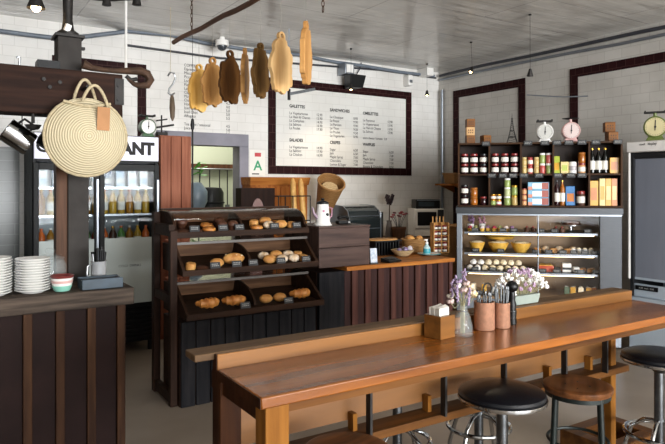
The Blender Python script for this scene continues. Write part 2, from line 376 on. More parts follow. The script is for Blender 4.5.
column(289, 140, 'SALADES', ['La Vegetarienne', 'La Salmon', 'La Chicken'], ['14.90', '17.90', '16.90'], 316, 3.75)
column(329.5, 110, 'SANDWICHES', ['Le Classique', 'Le Royal', 'Le Parisien', 'Le Thon', 'Le Poulet', 'Le Vegetarien'], ['8.90', '9.90', '9.90', '9.50', '9.50', '8.90'], 353, 3.75)
column(329.5, 142.5, 'CREPES', ['Sugar', 'Jam', 'Maple Syrup', 'Chocolate', 'Lemon & Sugar'], ['6.50', '6.50', '7.00', '7.50', '7.00'], 353, 3.75)
column(362.5, 113.3, 'OMELETTES', ['La Paysanne', 'La Vegetarienne', 'La Ham & Cheese', 'La Salmon'], ['12.90', '13.90', '13.90', '17.90'], 387, 3.75)
column(362.5, 144.5, 'WAFFLES', ['Sugar', 'Jam', 'Maple Syrup', 'Chocolate', 'Banana & Chocolate'], ['6.50', '7.00', '7.00', '7.50', '8.50'], 389, 3.75)
p = on_y(362.5, 138, YB); text('footnote', 'extra cheese / tomato   2.0', .042, m_ink, mb, (p.x, -.0095, p.z), align='LEFT', sx=.85)
ml = thing('menu_lettering', 'columns of black menu lettering on the tiles behind the hanging boards', 'menu', (0, YB, 0))
def lines(px, py, rows, ppx, prices, gap, size=.045):
    p = on_y(px, py, YB); q = on_y(ppx, py, YB); dz = p.z - on_y(px, py + gap, YB).z
    for nm, s_, x in (('dish_names', rows, p.x), ('prices', prices, q.x)):
        t = text(nm, '\n'.join(s_), size, m_ink, ml, (x, -.003, p.z), align='LEFT', sx=.85, gap=dz / size)
lines(184, 63, ['COFFEE', 'Espresso', 'Macchiato', 'Piccolo', 'Long Black', 'Flat White', 'Latte', 'Cappuccino', 'Mocha', 'Chai', 'Hot Choc', 'Iced Latte', 'Iced Choc', 'Affogato'], 226, ['', '3.0', '3.5', '3.5', '3.8', '3.8', '3.8', '3.8', '4.2', '4.2', '4.0', '5.0', '5.0', '5.5'], 3.9)
lines(184, 122, ['Tea / pot / seasonal', 'Juice'], 226, ['4.5', '5.0', '5.5'], 4)
# hygiene certificate
p0 = on_y(249.5, 150, YB); p1 = on_y(265, 178.5, YB)
ct = thing('certificate_sign', 'white certificate with a large green A taped beside the doorway', 'sign', ((p0.x + p1.x) / 2, YB, (p0.z + p1.z) / 2))
cw, ch = (p1.x - p0.x) / 2, (p0.z - p1.z) / 2
B().box(-cw, cw, -.004, 0, -ch, ch).done('sheet', m_paper, ct)
text('letter', 'A', .16, pbr('green print', '2f9a6a', .6), ct, (.005, -.005, -.02), bold=.003)
B().box(-cw * .35, cw * .45, -.006, -.004, ch * .55, ch * .82).done('heading', pbr('red print', 'c2434a', .6), ct)
B().box(-cw * .7, cw * .2, -.006, -.004, -ch * .72, -ch * .64).done('small_print', m_ink, ct)

# ================================================================ kitchen glimpsed through the doorway
r = thing('utensil_rail', 'dark timber utensil rail on the green kitchen wall beyond the doorway', 'rail', (2.9, 8.42, 1.84))
B().box(-.75, .75, -.02, .08, -.04, .04).done('rail_board', m_brown, r)
B().tube([(-.7, -.05, -.03), (.7, -.05, -.03)], .01).done('rod', m_steel, r)
for i, (x, l, kind) in enumerate(((.05, .5, 'ladle'), (.2, .34, 'whisk'), (.35, .56, 'ladle'), (.5, .42, 'spatula'), (.62, .5, 'spatula'), (-.1, .38, 'whisk'))):
    u = thing('kitchen_' + kind, 'steel %s, %s utensil from the left on the kitchen rail' % (kind, ORD[[5, 0, 1, 2, 3, 4].index(i)]), 'utensil', (2.9 + x, 8.368, 1.795), 0, 'utensils on the kitchen rail')
    B().tube([(0, 0, 0), (0, 0, -l)], .008).done('handle', m_iron, u)
    e = B()
    if kind == 'ladle': e.ball((0, -.03, -l), (.045, .045, .035))
    elif kind == 'whisk': [e.torus((0, 0, -l - .08), .045, .003, ax) for ax in 'xy']
    else: e.box(-.035, .035, -.004, .004, -l - .14, -l)
    e.done('head', m_dullchrome, u)
g = thing('coffee_grinder', 'grey kitchen machine with a rounded hopper just inside the doorway', 'machine', (2.56, 7.02, 0))
B().box(-.2, .2, -.15, .2, 0, .86).done('cabinet', pbr('grey cabinet', '5d6062', .5), g, bevel=.01)
B().lathe([(0, .86), (.12, .86), (.12, 1.1), (.09, 1.2), (.09, 1.3), (.13, 1.38), (.13, 1.5), (.06, 1.6), (0, 1.61)]).done('hopper', pbr('bluish grey plastic', '6f7d86', .4), g)
pp = thing('potted_sprig', 'bright green leafy sprig standing on the grey kitchen machine', 'plant', (2.6, 7.02, 1.612))
B().tube([(0, 0, 0), (.01, 0, .1)], .008).done('stem', m_greenmetal, pp)
lf = B()
for i in range(9):
    a = i * 2.4; lf.obox((.05 * math.cos(a), .05 * math.sin(a), .08 + .018 * i), (.09, .03, .004), (.3, .5 * math.sin(a), a))
lf.done('foliage', pbr('fresh green leaf', '4a8a2c', .5), pp)
g = thing('black_bin', 'black rounded bin beside the grey machine in the kitchen', 'bin', (2.92, 7.5, 0))
B().lathe([(0, 0), (.17, 0), (.17, 1.35), (.17, 1.48), (.14, 1.54), (0, 1.55)]).done('bin_body', m_black, g)
B().torus((0, 0, 1.35), .172, .012).done('rim', m_dark, g)
g = thing('worktop_bench', 'steel kitchen bench under the utensil rail', 'bench', (3.3, 8.1, 0))
B().box(-.5, .9, -.3, .3, .86, .9).done('benchtop', m_steel, g)
for x in (-.47, .85):
    for y in (-.27, .27): B().cyl((x, y, 0), (x, y, .86), .018).done('leg', m_steel, g)
g = thing('spray_bottle', 'small white bottle on the steel kitchen bench', 'bottle', (3.12, 8.0, .9))
B().lathe([(0, 0), (.05, 0), (.05, .16), (.02, .2), (.02, .25), (0, .25)]).done('bottle_body', m_white, g); B().box(-.05, .02, -.015, .015, .25, .29).done('cap', m_black, g)

# ================================================================ tall red brown cupboard and drinks fridge
c0 = on_y(160.5, 135, 6.2); c1 = on_y(191.5, 135, 6.2)
cu = thing('tall_cupboard', 'tall red-brown timber cupboard between the drinks fridge and the doorway', 'cupboard', (c0.x, 6.2, 0))
cw = c1.x - c0.x
B().box(0, cw, .02, .36, 0, c0.z).done('carcass', m_copperdoor, cu)
for i in range(3): B().box(i * cw / 3 + .003, (i + 1) * cw / 3 - .003, 0, .02, .05, c0.z - .01).done('plank', m_copperdoor, cu, bevel=.003)
B().cyl((cw - .035, -.012, 1.0), (cw - .035, .0, 1.0), .012).done('knob', m_iron, cu)

FX0, FX1, FY, FZ = .67, 1.76, 5.82, 2.03
fr = thing('drinks_fridge', 'tall two-door black drinks fridge with a lit white sign on top', 'fridge', (FX0, FY, 0))
W = FX1 - FX0
b = B(); b.box(0, .03, .05, .66, .1, FZ); b.box(W - .03, W, .05, .66, .1, FZ); b.box(.03, W - .03, .63, .66, .1, FZ); b.box(.03, W - .03, .05, .63, FZ - .26, FZ); b.box(.03, W - .03, .05, .63, .1, .42)
b.done('cabinet', m_dark, fr, bevel=.004)
m_fridgeglass = glass('fridge door glass', 'f4f7f8', .16)
m_inner = pbr('white fridge lining', 'a9afb2', .5, var=.03)
B().box(.03, W - .03, .615, .63, .42, FZ - .26).done('lining', m_inner, fr)
m_signlit = pbr('lit sign face', 'dcdbe8', .4, var=.01, emis=.55)
sg = B().box(.012, W - .012, .0, .05, FZ - .235, FZ - .012).done('sign', m_signlit, fr)
text('sign_lettering', 'I ANT', .155, m_ink, sg, (.845, -.004, FZ - .128), bold=.009, sx=.95)
text('sign_initial', 'C', .16, m_ink, sg, (.075, -.004, FZ - .128), bold=.004, sx=.95)
for i, (a, c, hs) in enumerate(((.005, W / 2 - .003, 1), (W / 2 + .003, W - .005, -1))):
    d = B()
    s_ = .042
    d.box(a, a + s_, 0, .045, .43, FZ - .27); d.box(c - s_, c, 0, .045, .43, FZ - .27); d.box(a + s_, c - s_, 0, .045, .43, .47); d.box(a + s_, c - s_, 0, .045, FZ - .33, FZ - .27)
    dr = d.done('door', m_dark, fr, bevel=.003)
    B().box(a + s_, c - s_, .018, .024, .47, FZ - .33).done('pane', m_fridgeglass, dr)
    B().box(a + s_, c - s_, .012, .017, .47, 1.08).done('frosted_film', pbr('frosted film', 'b9c2bf', .5, var=.05, scale=2), dr)
    xh = c - .03 if i else c - .03
    B().box(xh, xh + .022, -.03, 0, .75, 1.62).done('handle', m_alu, dr, bevel=.003)
    text('film_lettering', 'COLD  DRINKS', .03, m_slate, dr, ((a + c) / 2, .0115, .82))
jmc = [sat('pale blue carton', '8fa9bd'), sat('dark blue carton', '2c3f63')]
for z in (.62, .98, 1.3, 1.55):
    B().box(.035, W - .035, .08, .6, z - .018, z).done('shelf', m_steel, fr)
for x in (W / 4, 3 * W / 4):
    B().box(x - .2, x + .2, .12, .14, FZ - .3, FZ - .28).done('light_tube', pbr('cool fridge tube', 'e8f2ff', .5, emis=3), fr)
g = B()
for i in range(7): g.box(.03, W - .03, .035, .06, .13 + i * .04, .15 + i * .04)
g.done('grille', m_black, fr)
for x in (.06, W - .06):
    for y in (.1, .6): B().cyl((x, y, 0), (x, y, .1), .025).done('foot', m_black, fr)
def bottle(name, label, cat, loc, r, h, body, cap, lab=None, group=None, neck=.35):
    t = thing(name, label, cat, loc, 0, group)
    B().lathe([(0, 0), (r * .95, 0), (r, .01), (r, h * (1 - neck)), (r * .75, h * (1 - neck * .75)), (r * .36, h * (1 - neck * .4)), (r * .34, h * .95), (0, h * .95)], n=16).done('bottle_body', body, t)
    B().lathe([(0, h * .93), (r * .42, h * .93), (r * .42, h), (0, h)], n=14).done('cap', cap, t)
    if lab:
        B().lathe([(r + .001, h * .15), (r + .0015, h * .16), (r + .0015, h * .48), (r + .001, h * .5)], n=16).done('paper_label', lab, t)
    return t
jm = [sat('yellow juice', 'b8922c'), sat('amber juice', '96661a'), sat('red soda', 'a33226'), sat('orange soda', 'd2672a'), sat('green bottle', '4b7a3a'), sat('pale lemonade', 'd9d6a8'), sat('brown cola', '3b221a')]
m_gold = pbr('gold foil', 'c79a3a', .3, .8); m_redlid = sat('dark red lid', '8c2f2c'); m_orangecap = sat('orange cap', 'd65f25')
for row, (z, seq) in enumerate(((1.3, (1, 0, 0, 5, 0, 1, 0, 0, 0, 0, 1, 0, 0)), (.98, (3, 1, 6, 2, 3, 4, 2, 3, 6, 4, 1, 0, 3)))):
    for i, k in enumerate(seq):
        x = .085 + i * (W - .17) / 12
        bottle('drink_bottle', '%s drink bottle, %s from the left on the %s shelf of the drinks fridge' % (jm[k].name, ORD[i], ('upper', 'middle')[row]), 'bottle', (FX0 + x, FY + .17, z + .0015), .034, .2 if row else .225, jm[k], (m_gold, m_orangecap, m_white)[(i + row) % 3], m_paper if i % 2 else None, 'bottles in the drinks fridge')
for i in range(9):
    c_ = ('white', 'pale blue', 'dark blue')[(i * 2 + i // 4) % 3]
    g = thing('milk_carton', '%s drink carton, %s from the left on the top shelf of the drinks fridge' % (c_, ORD[i]), 'carton', (FX0 + .1 + i * .111, FY + .2, 1.5515), 0, 'cartons in the drinks fridge')
    m_ = {'white': m_white, 'pale blue': jmc[0], 'dark blue': jmc[1]}[c_]
    B().box(-.036, .036, -.036, .036, 0, .13).done('carton_body', m_, g); B().prism([(-.036, .13), (.036, .13), (.008, .165), (.008, .178), (-.008, .178), (-.008, .165)], -.036, .036, 'yz').done('gable_top', m_, g)
    B().box(-.03, .03, -.0372, -.036, .03, .08).done('printed_panel', m_paper if c_ != 'white' else jmc[0], g)

# kitchen scales
def scale(label, loc, rotz, body, face, r=.08, s=1.0, tray='bar'):
    t = thing('kitchen_scale', label, 'scale', loc, rotz)
    h = r * 1.35
    B().hexa([(-r * .85, -.05 * s, 0), (r * .85, -.05 * s, 0), (r * .85, .05 * s, 0), (-r * .85, .05 * s, 0), (-r * .45, -.03 * s, h * .55), (r * .45, -.03 * s, h * .55), (r * .45, .03 * s, h * .55), (-r * .45, .03 * s, h * .55)]).done('base', body, t, bevel=.004)
    m = Matrix.Translation((0, 0, h)) @ Matrix.Rotation(PI / 2, 4, 'X')
    hs = B().lathe([(0, -.045 * s), (r * .98, -.045 * s), (r * 1.02, -.03 * s), (r * 1.02, .05 * s), (r * .92, .058 * s), (r * .9, .05 * s), (0, .05 * s)]).xf(m).done('housing', body, t)
    B().lathe([(0, 0), (r * .88, 0), (r * .88, .003), (0, .003)]).xf(Matrix.Translation((0, -.0505 * s, h)) @ Matrix.Rotation(PI / 2, 4, 'X')).done('dial', face, t)
    k = B()
    for i in range(24):
        a = 2 * PI * i / 24; L_ = .13 if i % 6 == 0 else .07
        k.obox((r * .78 * math.sin(a), -.0545 * s, h + r * .78 * math.cos(a)), (r * .025, .001, r * L_), (0, a, 0))
    k.done('dial_markings', m_ink, t)
    B().obox((0, -.056 * s, h + r * .15), (r * .08, .002, r * 1.0), (0, .05, 0)).cyl((0, -.0535 * s, h), (0, -.058 * s, h), r * .1).done('needle', m_ink, t)
    B().cyl((0, 0, h + r * .95), (0, 0, h + r * 1.4), r * .16).done('stem', body, t)
    q = B()
    if tray == 'bar': q.obox((0, 0, h + r * 1.42), (r * 1.9, .09 * s, .012)); q.obox((-r * .85, 0, h + r * 1.47), (.012, .1 * s, .02)); q.obox((r * .85, 0, h + r * 1.47), (.012, .1 * s, .02))
    else: q.lathe([(0, h + r * 1.38), (r * .6, h + r * 1.38), (r * .95, h + r * 1.46), (r * .97, h + r * 1.48), (r * .6, h + r * 1.41), (0, h + r * 1.41)])
    q.done('weighing_tray', m_iron, t)
    return t
m_green = sat('sage green enamel', '5c7a5e'); m_pink = sat('pale pink enamel', 'cfa8a4'); m_olive = sat('olive green enamel', '7f8f3e'); m_ivory = pbr('ivory dial', 'e0d3a2', .5)
p = on_y(147, 137, 6.0)
scale('green kitchen scale with white dial standing on the drinks fridge', (p.x, 6.0, FZ), 0, m_green, m_white, .075, 1)
p = on_y(166, 125, 6.05)
ic = thing('iron_press', 'dark iron spindle press on the cupboard edge beside the green scale', 'press', (c0.x + .06, 6.36, c0.z))
B().obox((0, 0, .02), (.1, .1, .04)).done('base', m_iron, ic)
B().cyl((0, 0, .03), (0, 0, .22), .008).done('spindle', m_iron, ic)
B().obox((0, 0, .1), (.26, .03, .02), (0, -.2, 0)).done('arm', m_iron, ic); B().obox((0, 0, .17), (.12, .02, .014), (0, -.2, 0)).done('crossbar', m_iron, ic)

# ================================================================ service counter at the left, post and beam
KX0, KX1, KY0, KY1 = -1.6, .89, 3.4, 3.8
k = thing('service_counter', 'dark plank service counter with a thick weathered timber top', 'counter', (0, KY0, 0))
B().box(KX0, KX1, 0, KY1 - KY0, .915, 1.005).done('worktop', m_slab, k, bevel=.006)
B().box(KX0 + .02, KX1 - .05, .05, KY1 - KY0 - .02, 0, .915).done('carcass', m_counterwood, k)
pan = pbr('dark wine brown panel', '1e1210', .6, var=.25, scale=5, spec=.08)
xs = [KX1 - .085 - .152 * i for i in range(15)]
for i, x in enumerate(xs):
    B().box(x, x + .042, .018, .05, 0, .914).done('batten', m_batten, k, bevel=.003)
    B().box(x + .044, x + .15, .04, .05, 0, .914).done('panel', pan, k) if x + .15 < KX1 - .04 else None
B().box(KX1 - .05, KX1 - .04, .03, KY1 - KY0 - .02, 0, .914).done('end_panel', m_counterwood, k)

PX0, PX1, PY0, PY1 = .625, .765, 3.83, 3.97
pt = thing('timber_post', 'grey-painted square timber post rising behind the service counter', 'post', (PX0, PY0, 0))
B().box(0, .115, 0, PY1 - PY0, 0, 2.2).done('post_body', m_post, pt, bevel=.005)
B().box(-.055, .075, 0, PY1 - PY0, 2.2, 2.42).done('post_head', m_post, pt, bevel=.005)
B().box(-.06, 0, .02, .12, 0, 1.95).done('side_batten', m_brown, pt)
B().box(-.07, .09, -.015, PY1 - PY0 + .015, 2.42, 2.435).done('cap_plate', m_iron, pt)
B().obox((.085, .05, 2.37), (.03, .03, .015)).done('bolt', m_iron, pt)
bm_ = thing('timber_crossbeam', 'dark heavy timber crossbeam fixed across the grey post', 'beam', (0, 3.63, 0))
B().box(-1.8, .885, 0, .195, 1.945, 2.195).done('beam_body', m_beam, bm_, bevel=.006)
B().box(.84, .89, -.006, .0, 2.02, 2.17).done('end_plate', m_iron, bm_)
for x, z in ((.86, 2.05), (.86, 2.13), (.47, 2.13), (.55, 2.12), (.5, 2.09)): B().cyl((x, -.012, z), (x, .0, z), .01).done('bolt', m_iron, bm_)
B().box(.45, .565, .08, .19, 2.196, 2.25).done('packing_block', m_dark, bm_)
# brown iron yoke hook sticking out past the beam
yh = thing('iron_yoke_hook', 'rusty brown iron yoke curling into a hook beside the post top', 'hook', (0, 0, 0))
pts = [(83, 64), (92, 68), (104, 70), (118, 71), (130, 71), (140, 71), (147, 74), (150, 80), (147, 85), (140, 86), (134, 84), (129, 80), (126, 76)]
B().tube([on_y(x, y, 3.72) for x, y in pts], [.035, .022, .018, .02, .026, .03, .033, .033, .03, .024, .017, .012, .008], 10, flat=.8).done('yoke', m_rust, yh)
B().tube([on_y(x, y, 3.72) for x, y in ((126, 76), (131, 80), (137, 79))], .012).done('hook_tip', m_iron, yh)
# small hook on the beam
g = B().tube([on_y(x, y, 3.73) for x, y in ((19, 69.5), (19.5, 62), (20, 58), (18, 56.5), (16.5, 58))], .006)
tag(g.done('beam_hook', m_steel), 'small steel hook screwed into the top edge of the dark crossbeam', 'hook')
# iron lamp stand on the post
ls = thing('iron_lamp_bracket', 'black iron lamp column with a crossarm on top of the grey post', 'lamp', (.635, 3.9, 2.436))
B().lathe([(0, 0), (.06, 0), (.062, .02), (.035, .04), (.026, .1), (.034, .45), (.05, .55), (.04, .6), (.055, .64), (.03, .74), (0, .74)]).done('column', m_iron, ls)
B().obox((-.01, -.05, .04), (.03, .03, .04), (.2, .3, .2)).done('ceramic_insulator', m_white, ls)
B().tube([(-.46, 0, .235), (-.2, 0, .25), (.0, 0, .25), (.22, 0, .26), (.4, 0, .3)], .018).done('crossarm', m_iron, ls)
for x, z in ((.22, .28), (.4, .31)): B().cyl((x, 0, z - .05), (x, 0, z + .06), .015).cyl((x, 0, z - .06), (x, 0, z - .02), .028, .02).done('bracket', m_iron, ls)
hd = B().lathe([(.015, .09), (.02, .06), (.028, .02), (.048, -.03), (.05, -.04), (.044, -.035), (.02, .02)], (-.17, 0, .18)).done('lamp_head', m_iron, ls)
B().ball((-.17, 0, .145), .026).done('bulb', m_bulb, hd)
B().cyl((-.17, 0, .25), (-.17, 0, .28), .012).done('stem', m_iron, ls)
p = on_y(126, 15, 5.4); q = on_y(126, 68, 5.4)
g = thing('hanging_rod', 'thin white conduit rod dropping from the ceiling left of the pole', 'rod', (p.x, 5.4, 0))
B().cyl((0, 0, q.z), (0, 0, CZ), .011).done('conduit', m_white, g); B().cyl((0, 0, CZ - .02), (0, 0, CZ), .05).done('ceiling_rose', m_alu, g)

# straw basket bag
c = on_y(86.5, 137, 3.53); rb = .21
B().cyl((c.x, 3.50 - 3.63, c.z + .27), (c.x, 0, c.z + .27), .008).done('peg', m_iron, bm_)
bg = thing('hanging_straw_bag', 'round coiled straw basket bag hanging on the dark crossbeam', 'bag', (c.x, 3.53, c.z))
prof = []
for s_ in (-1, 1):
    k2 = 14
    b = B(); b.lathe([(rb * i / k2, .075 * (1 - (i / k2) ** 2.2) ) for i in range(k2 + 1)], n=48).xf(Matrix.Rotation(PI / 2, 4, 'X'))
    if s_ == 1: b.xf(Matrix.Diagonal((1, -1, 1, 1)))
    if s_ < 0:
        for v in b.bm.verts: v.co.z = min(v.co.z, .158 + .02 * abs(v.co.x) / .1)
    b.done('front_disc' if s_ < 0 else 'back_disc', m_straw, bg, solid=.008)
ed = B()
for i in range(22):
    a0, a1 = R(122 + i * 296 / 22), R(122 + (i + 1) * 296 / 22)
    ed.tube([(rb * math.cos(a), 0, rb * math.sin(a)) for a in (a0, a1)], .01, 8)
ed.done('gusset', m_strawedge, bg)
B().tube([(x / 100, -.042 + .02 * abs(x) / 12, .16 + .02 * abs(x) / 10) for x in range(-12, 13, 3)], .008).done('mouth_edge', m_strawedge, bg)
def arch(x0, z0, x1, z1, h, y): return [((x0 + (x1 - x0) * t) , y, z0 + (z1 - z0) * t + h * math.sin(PI * t) ** .8) for t in [i / 14 for i in range(15)]]
B().tube(arch(-.03, .185, .1, .165, .1, -.05), .0085).done('handle', m_strawedge, bg)
B().tube(arch(-.06, .195, .055, .195, .12, .03), .0085).done('handle', m_strawedge, bg)
B().box(.035, .1, -.084, -.080, .035, .16).done('swing_tag', m_kraft, bg, rot=(0, R(2), 0))

# pots hanging under the beam
def on_beam(px): return on_y(px, 120, 3.72)
p = on_y(18, 137, 3.74)
sp = thing('steel_saucepan', 'shiny steel saucepan tilted on a hook under the crossbeam', 'saucepan', p)
mt = Matrix.Rotation(R(-55), 4, 'Y') 
B().lathe([(0, -.075), (.062, -.075), (.066, -.065), (.066, .07), (.07, .074), (.062, .07), (.06, -.06), (0, -.066)]).xf(mt).done('pan_body', m_chrome, sp)
B().tube([mt @ Vector(v) for v in ((.066, 0, -.03), (.1, 0, -.02), (.1, 0, .03), (.066, 0, .04))], .007).done('handle', m_iron, sp)
B().tube([(.02, 0, .05), (.02, 0, .115)], .003).done('hanging_loop', m_iron, sp)
for i, (px, l, lab) in ((0, (-9, .12, 'dark iron ladle under the crossbeam at the far side of the saucepan')), (2, (33, .05, 'iron strainer hanging between the saucepan and the straw bag'))):
    p = on_y(px, 116, 3.66)
    u = thing(('iron_ladle', 'iron_skimmer', 'iron_strainer')[i], lab, 'utensil', (p.x, 3.66 if i else 3.69, 1.944))
    B().tube([(0, 0, 0), (0, 0, -l)], .009).done('handle', m_iron, u)
    B().lathe([(0, -.03), (.03, -.022), (.042, .0), (.038, .0), (.028, -.016), (0, -.022)], (0, 0, -l - .01)).done('bowl', m_iron, u)
p = on_y(50, 139, 3.77)
g = thing('black_pot', 'small black pot hanging beside the steel saucepan', 'pot', p)
B().lathe([(0, -.06), (.045, -.06), (.055, -.03), (.055, .04), (.05, .045), (.048, -.02), (0, -.05)]).xf(Matrix.Rotation(R(35), 4, 'Y')).done('pot_body', m_dark, g)
B().tube([(-.02, 0, .05), (-.01, 0, .08), (.0, 0, .1)], .005).done('handle', m_iron, g)

# crockery on the service counter
TZ = 1.006
def plate(label, x, y, z, r=.085):
    t = B().lathe([(0, 0), (r * .62, 0), (r * .66, .003), (r * .97, .014), (r, .0165), (r * .985, .0185), (r * .64, .0075), (0, .006)], n=36).done('side_plate', m_porcelain)
    t.location = (x, y, z); return tag(t, label, 'plate', 'white side plates stacked on the counter')
p1 = on_y(32.5, 290, KY0 + .12); p0 = on_y(-6.5, 290, KY0 + .12)
pl = None
for (p, nn, wh) in ((p1, 13, 'beside the bowls'), (p0, 14, 'at the counter\'s far end')):
    for i in range(nn):
        lab = 'white side plate, %s from the bottom of the stack %s' % (ORD[i], wh)
        if pl is None: pl = plate(lab, p.x, p.y, TZ)
        else:
            q = pl.copy(); COL.objects.link(q); q['label'] = lab; q.location = (p.x + random.uniform(-.002, .002), p.y + random.uniform(-.002, .002), TZ + i * .0133); q.rotation_euler[2] = i
p = on_y(62, 288, KY0 + .085)
for i, (mt_, nm) in enumerate(((sat('mint glaze', '7fb7a6'), 'mint green'), (m_porcelain, 'white'), (sat('blush glaze', 'c9a29c'), 'blush pink'), (m_porcelain, 'upper white'), (sat('plum glaze', '6d2f2d'), 'plum rimmed'))):
    r = .05 + .0025 * i
    t = B().lathe([(0, 0), (.035, 0), (.04, .004), (r - .003, .022), (r, .03), (r - .003, .03), (.036, .009), (0, .006)], n=32).done('small_bowl', mt_)
    t.location = (p.x, p.y, TZ + i * .0132); tag(t, '%s shallow bowl in the short stack between plates and post' % nm, 'bowl', 'small bowls on the counter')
p = on_y(50, 275, KY0 + .28)
j = thing('glass_storage_jar', 'clear glass storage jar with a knobbed lid behind the small bowls', 'jar', (p.x, KY0 + .28, TZ))
B().lathe([(0, 0), (.08, 0), (.086, .02), (.086, .12), (.07, .145), (.068, .145), (.08, .12), (.08, .02), (0, .008)], n=32).done('jar_body', m_seeglass, j)
B().lathe([(.0, .17), (.04, .165), (.075, .148), (.078, .154), (.045, .172), (.018, .178), (.026, .19), (.026, .2), (.015, .208), (0, .208)], n=32).done('lid', m_seeglass, j)
a = on_y(80, 291, KY0 + .04); c = on_y(122, 288, KY0 + .04)
m_bluebox = pbr('slate blue paint', '2c3a45', .6, var=.25, scale=14, bump=.2)
ty = thing('blue_wooden_box', 'worn slate-blue wooden box at the end of the service counter', 'box', (a.x + .01, KY0 + .035, TZ))
L_ = .885 - a.x - .04; L_ = min(L_, .21)
B().box(0, L_, 0, .012, 0, .055).done('front_board', m_bluebox, ty, bevel=.003); B().box(0, L_, .12, .132, 0, .055).done('back_board', m_bluebox, ty, bevel=.003)
B().box(0, .012, .012, .12, 0, .05).done('end_board', m_bluebox, ty); B().box(L_ - .012, L_, .012, .12, 0, .05).done('end_board', m_bluebox, ty); B().box(.012, L_ - .012, .012, .12, 0, .044).done('tray_insert', m_slate, ty)
p = on_y(99.5, 280, KY0 + .22)
cup = thing('steel_milk_jug', 'steel milk jug of cutlery standing behind the slate-blue box', 'jug', (p.x, KY0 + .24, TZ))
B().lathe([(0, 0), (.038, 0), (.04, .01), (.04, .12), (.043, .127), (.037, .122), (.036, .012), (0, .008)]).done('jug_body', pbr('polished jug steel', 'c9cbcd', .25, .55), cup)
B().tube([(-.04, 0, .11), (-.06, 0, .1), (-.063, 0, .05), (-.04, 0, .03)], .005).done('handle', m_steel, cup)
for i in range(11):
    a = i * 2.4; rr = .02
    k2 = ('table_knife', 'table_fork', 'table_spoon')[i % 3]
    u = thing(k2, '%s-handled %s standing in the steel milk jug on the service counter' % ('dark' if i % 4 else 'steel', k2.split('_')[1]), 'cutlery', (p.x + rr * math.cos(a), KY0 + .24 + rr * math.sin(a), TZ + .012), 0, 'cutlery in the steel jug')
    lx, ly = .014 * math.cos(a), .014 * math.sin(a); h = .155 + .012 * (i % 4)
    B().tube([(0, 0, 0), (lx * .6, ly * .6, h * .6)], .003).done('shank', m_steel, u)
    B().tube([(lx * .6, ly * .6, h * .6), (lx, ly, h)], [.006, .009]).done('handle', m_black if i % 4 else m_steel, u)

# ================================================================ bread stand
SX0, SX1 = 1.42, 2.525
SW = SX1 - SX0
st = thing('bread_stand', 'three-tier dark timber bread stand with clear hoods and a plank base', 'stand', (SX0, 4.2, 0))
def yy(y): return y - 4.2
B().box(0, SW, yy(4.225), yy(4.6), 0, .60).done('base_carcass', m_stand, st)
n_ = 10
for i in range(n_):
    B().box(i * SW / n_ + .004, (i + 1) * SW / n_ - .004, yy(4.205), yy(4.225), 0, .60).done('plank', m_plank, st, bevel=.003)
for y0, y1, z1 in ((4.26, 4.31, 1.24), (4.66, 4.72, 1.36)):
    B().box(-.055, -.005, yy(y0), yy(y1), 0, z1).done('side_post', m_standz, st, bevel=.003)
    B().box(SW - .03, SW + .01, yy(4.62), yy(4.68), 0, 1.3).done('side_post', m_standz, st, bevel=.003) if y0 > 4.5 else None
B().box(-.05, -.01, yy(4.31), yy(4.66), .02, .09).done('side_rail', m_stand, st); B().box(-.05, -.01, yy(4.31), yy(4.66), .72, .78).done('side_rail', m_stand, st); B().box(-.05, -.01, yy(4.31), yy(4.66), 1.2, 1.28).done('side_rail', m_stand, st)
tiers = [(4.33, 1.185, 1.232, 4.50, 1.37, 4.72), (4.18, .93, .975, 4.36, 1.13, 4.62), (4.10, .635, .682, 4.34, .845, 4.60)]
tb_ = 'top middle bottom'.split()
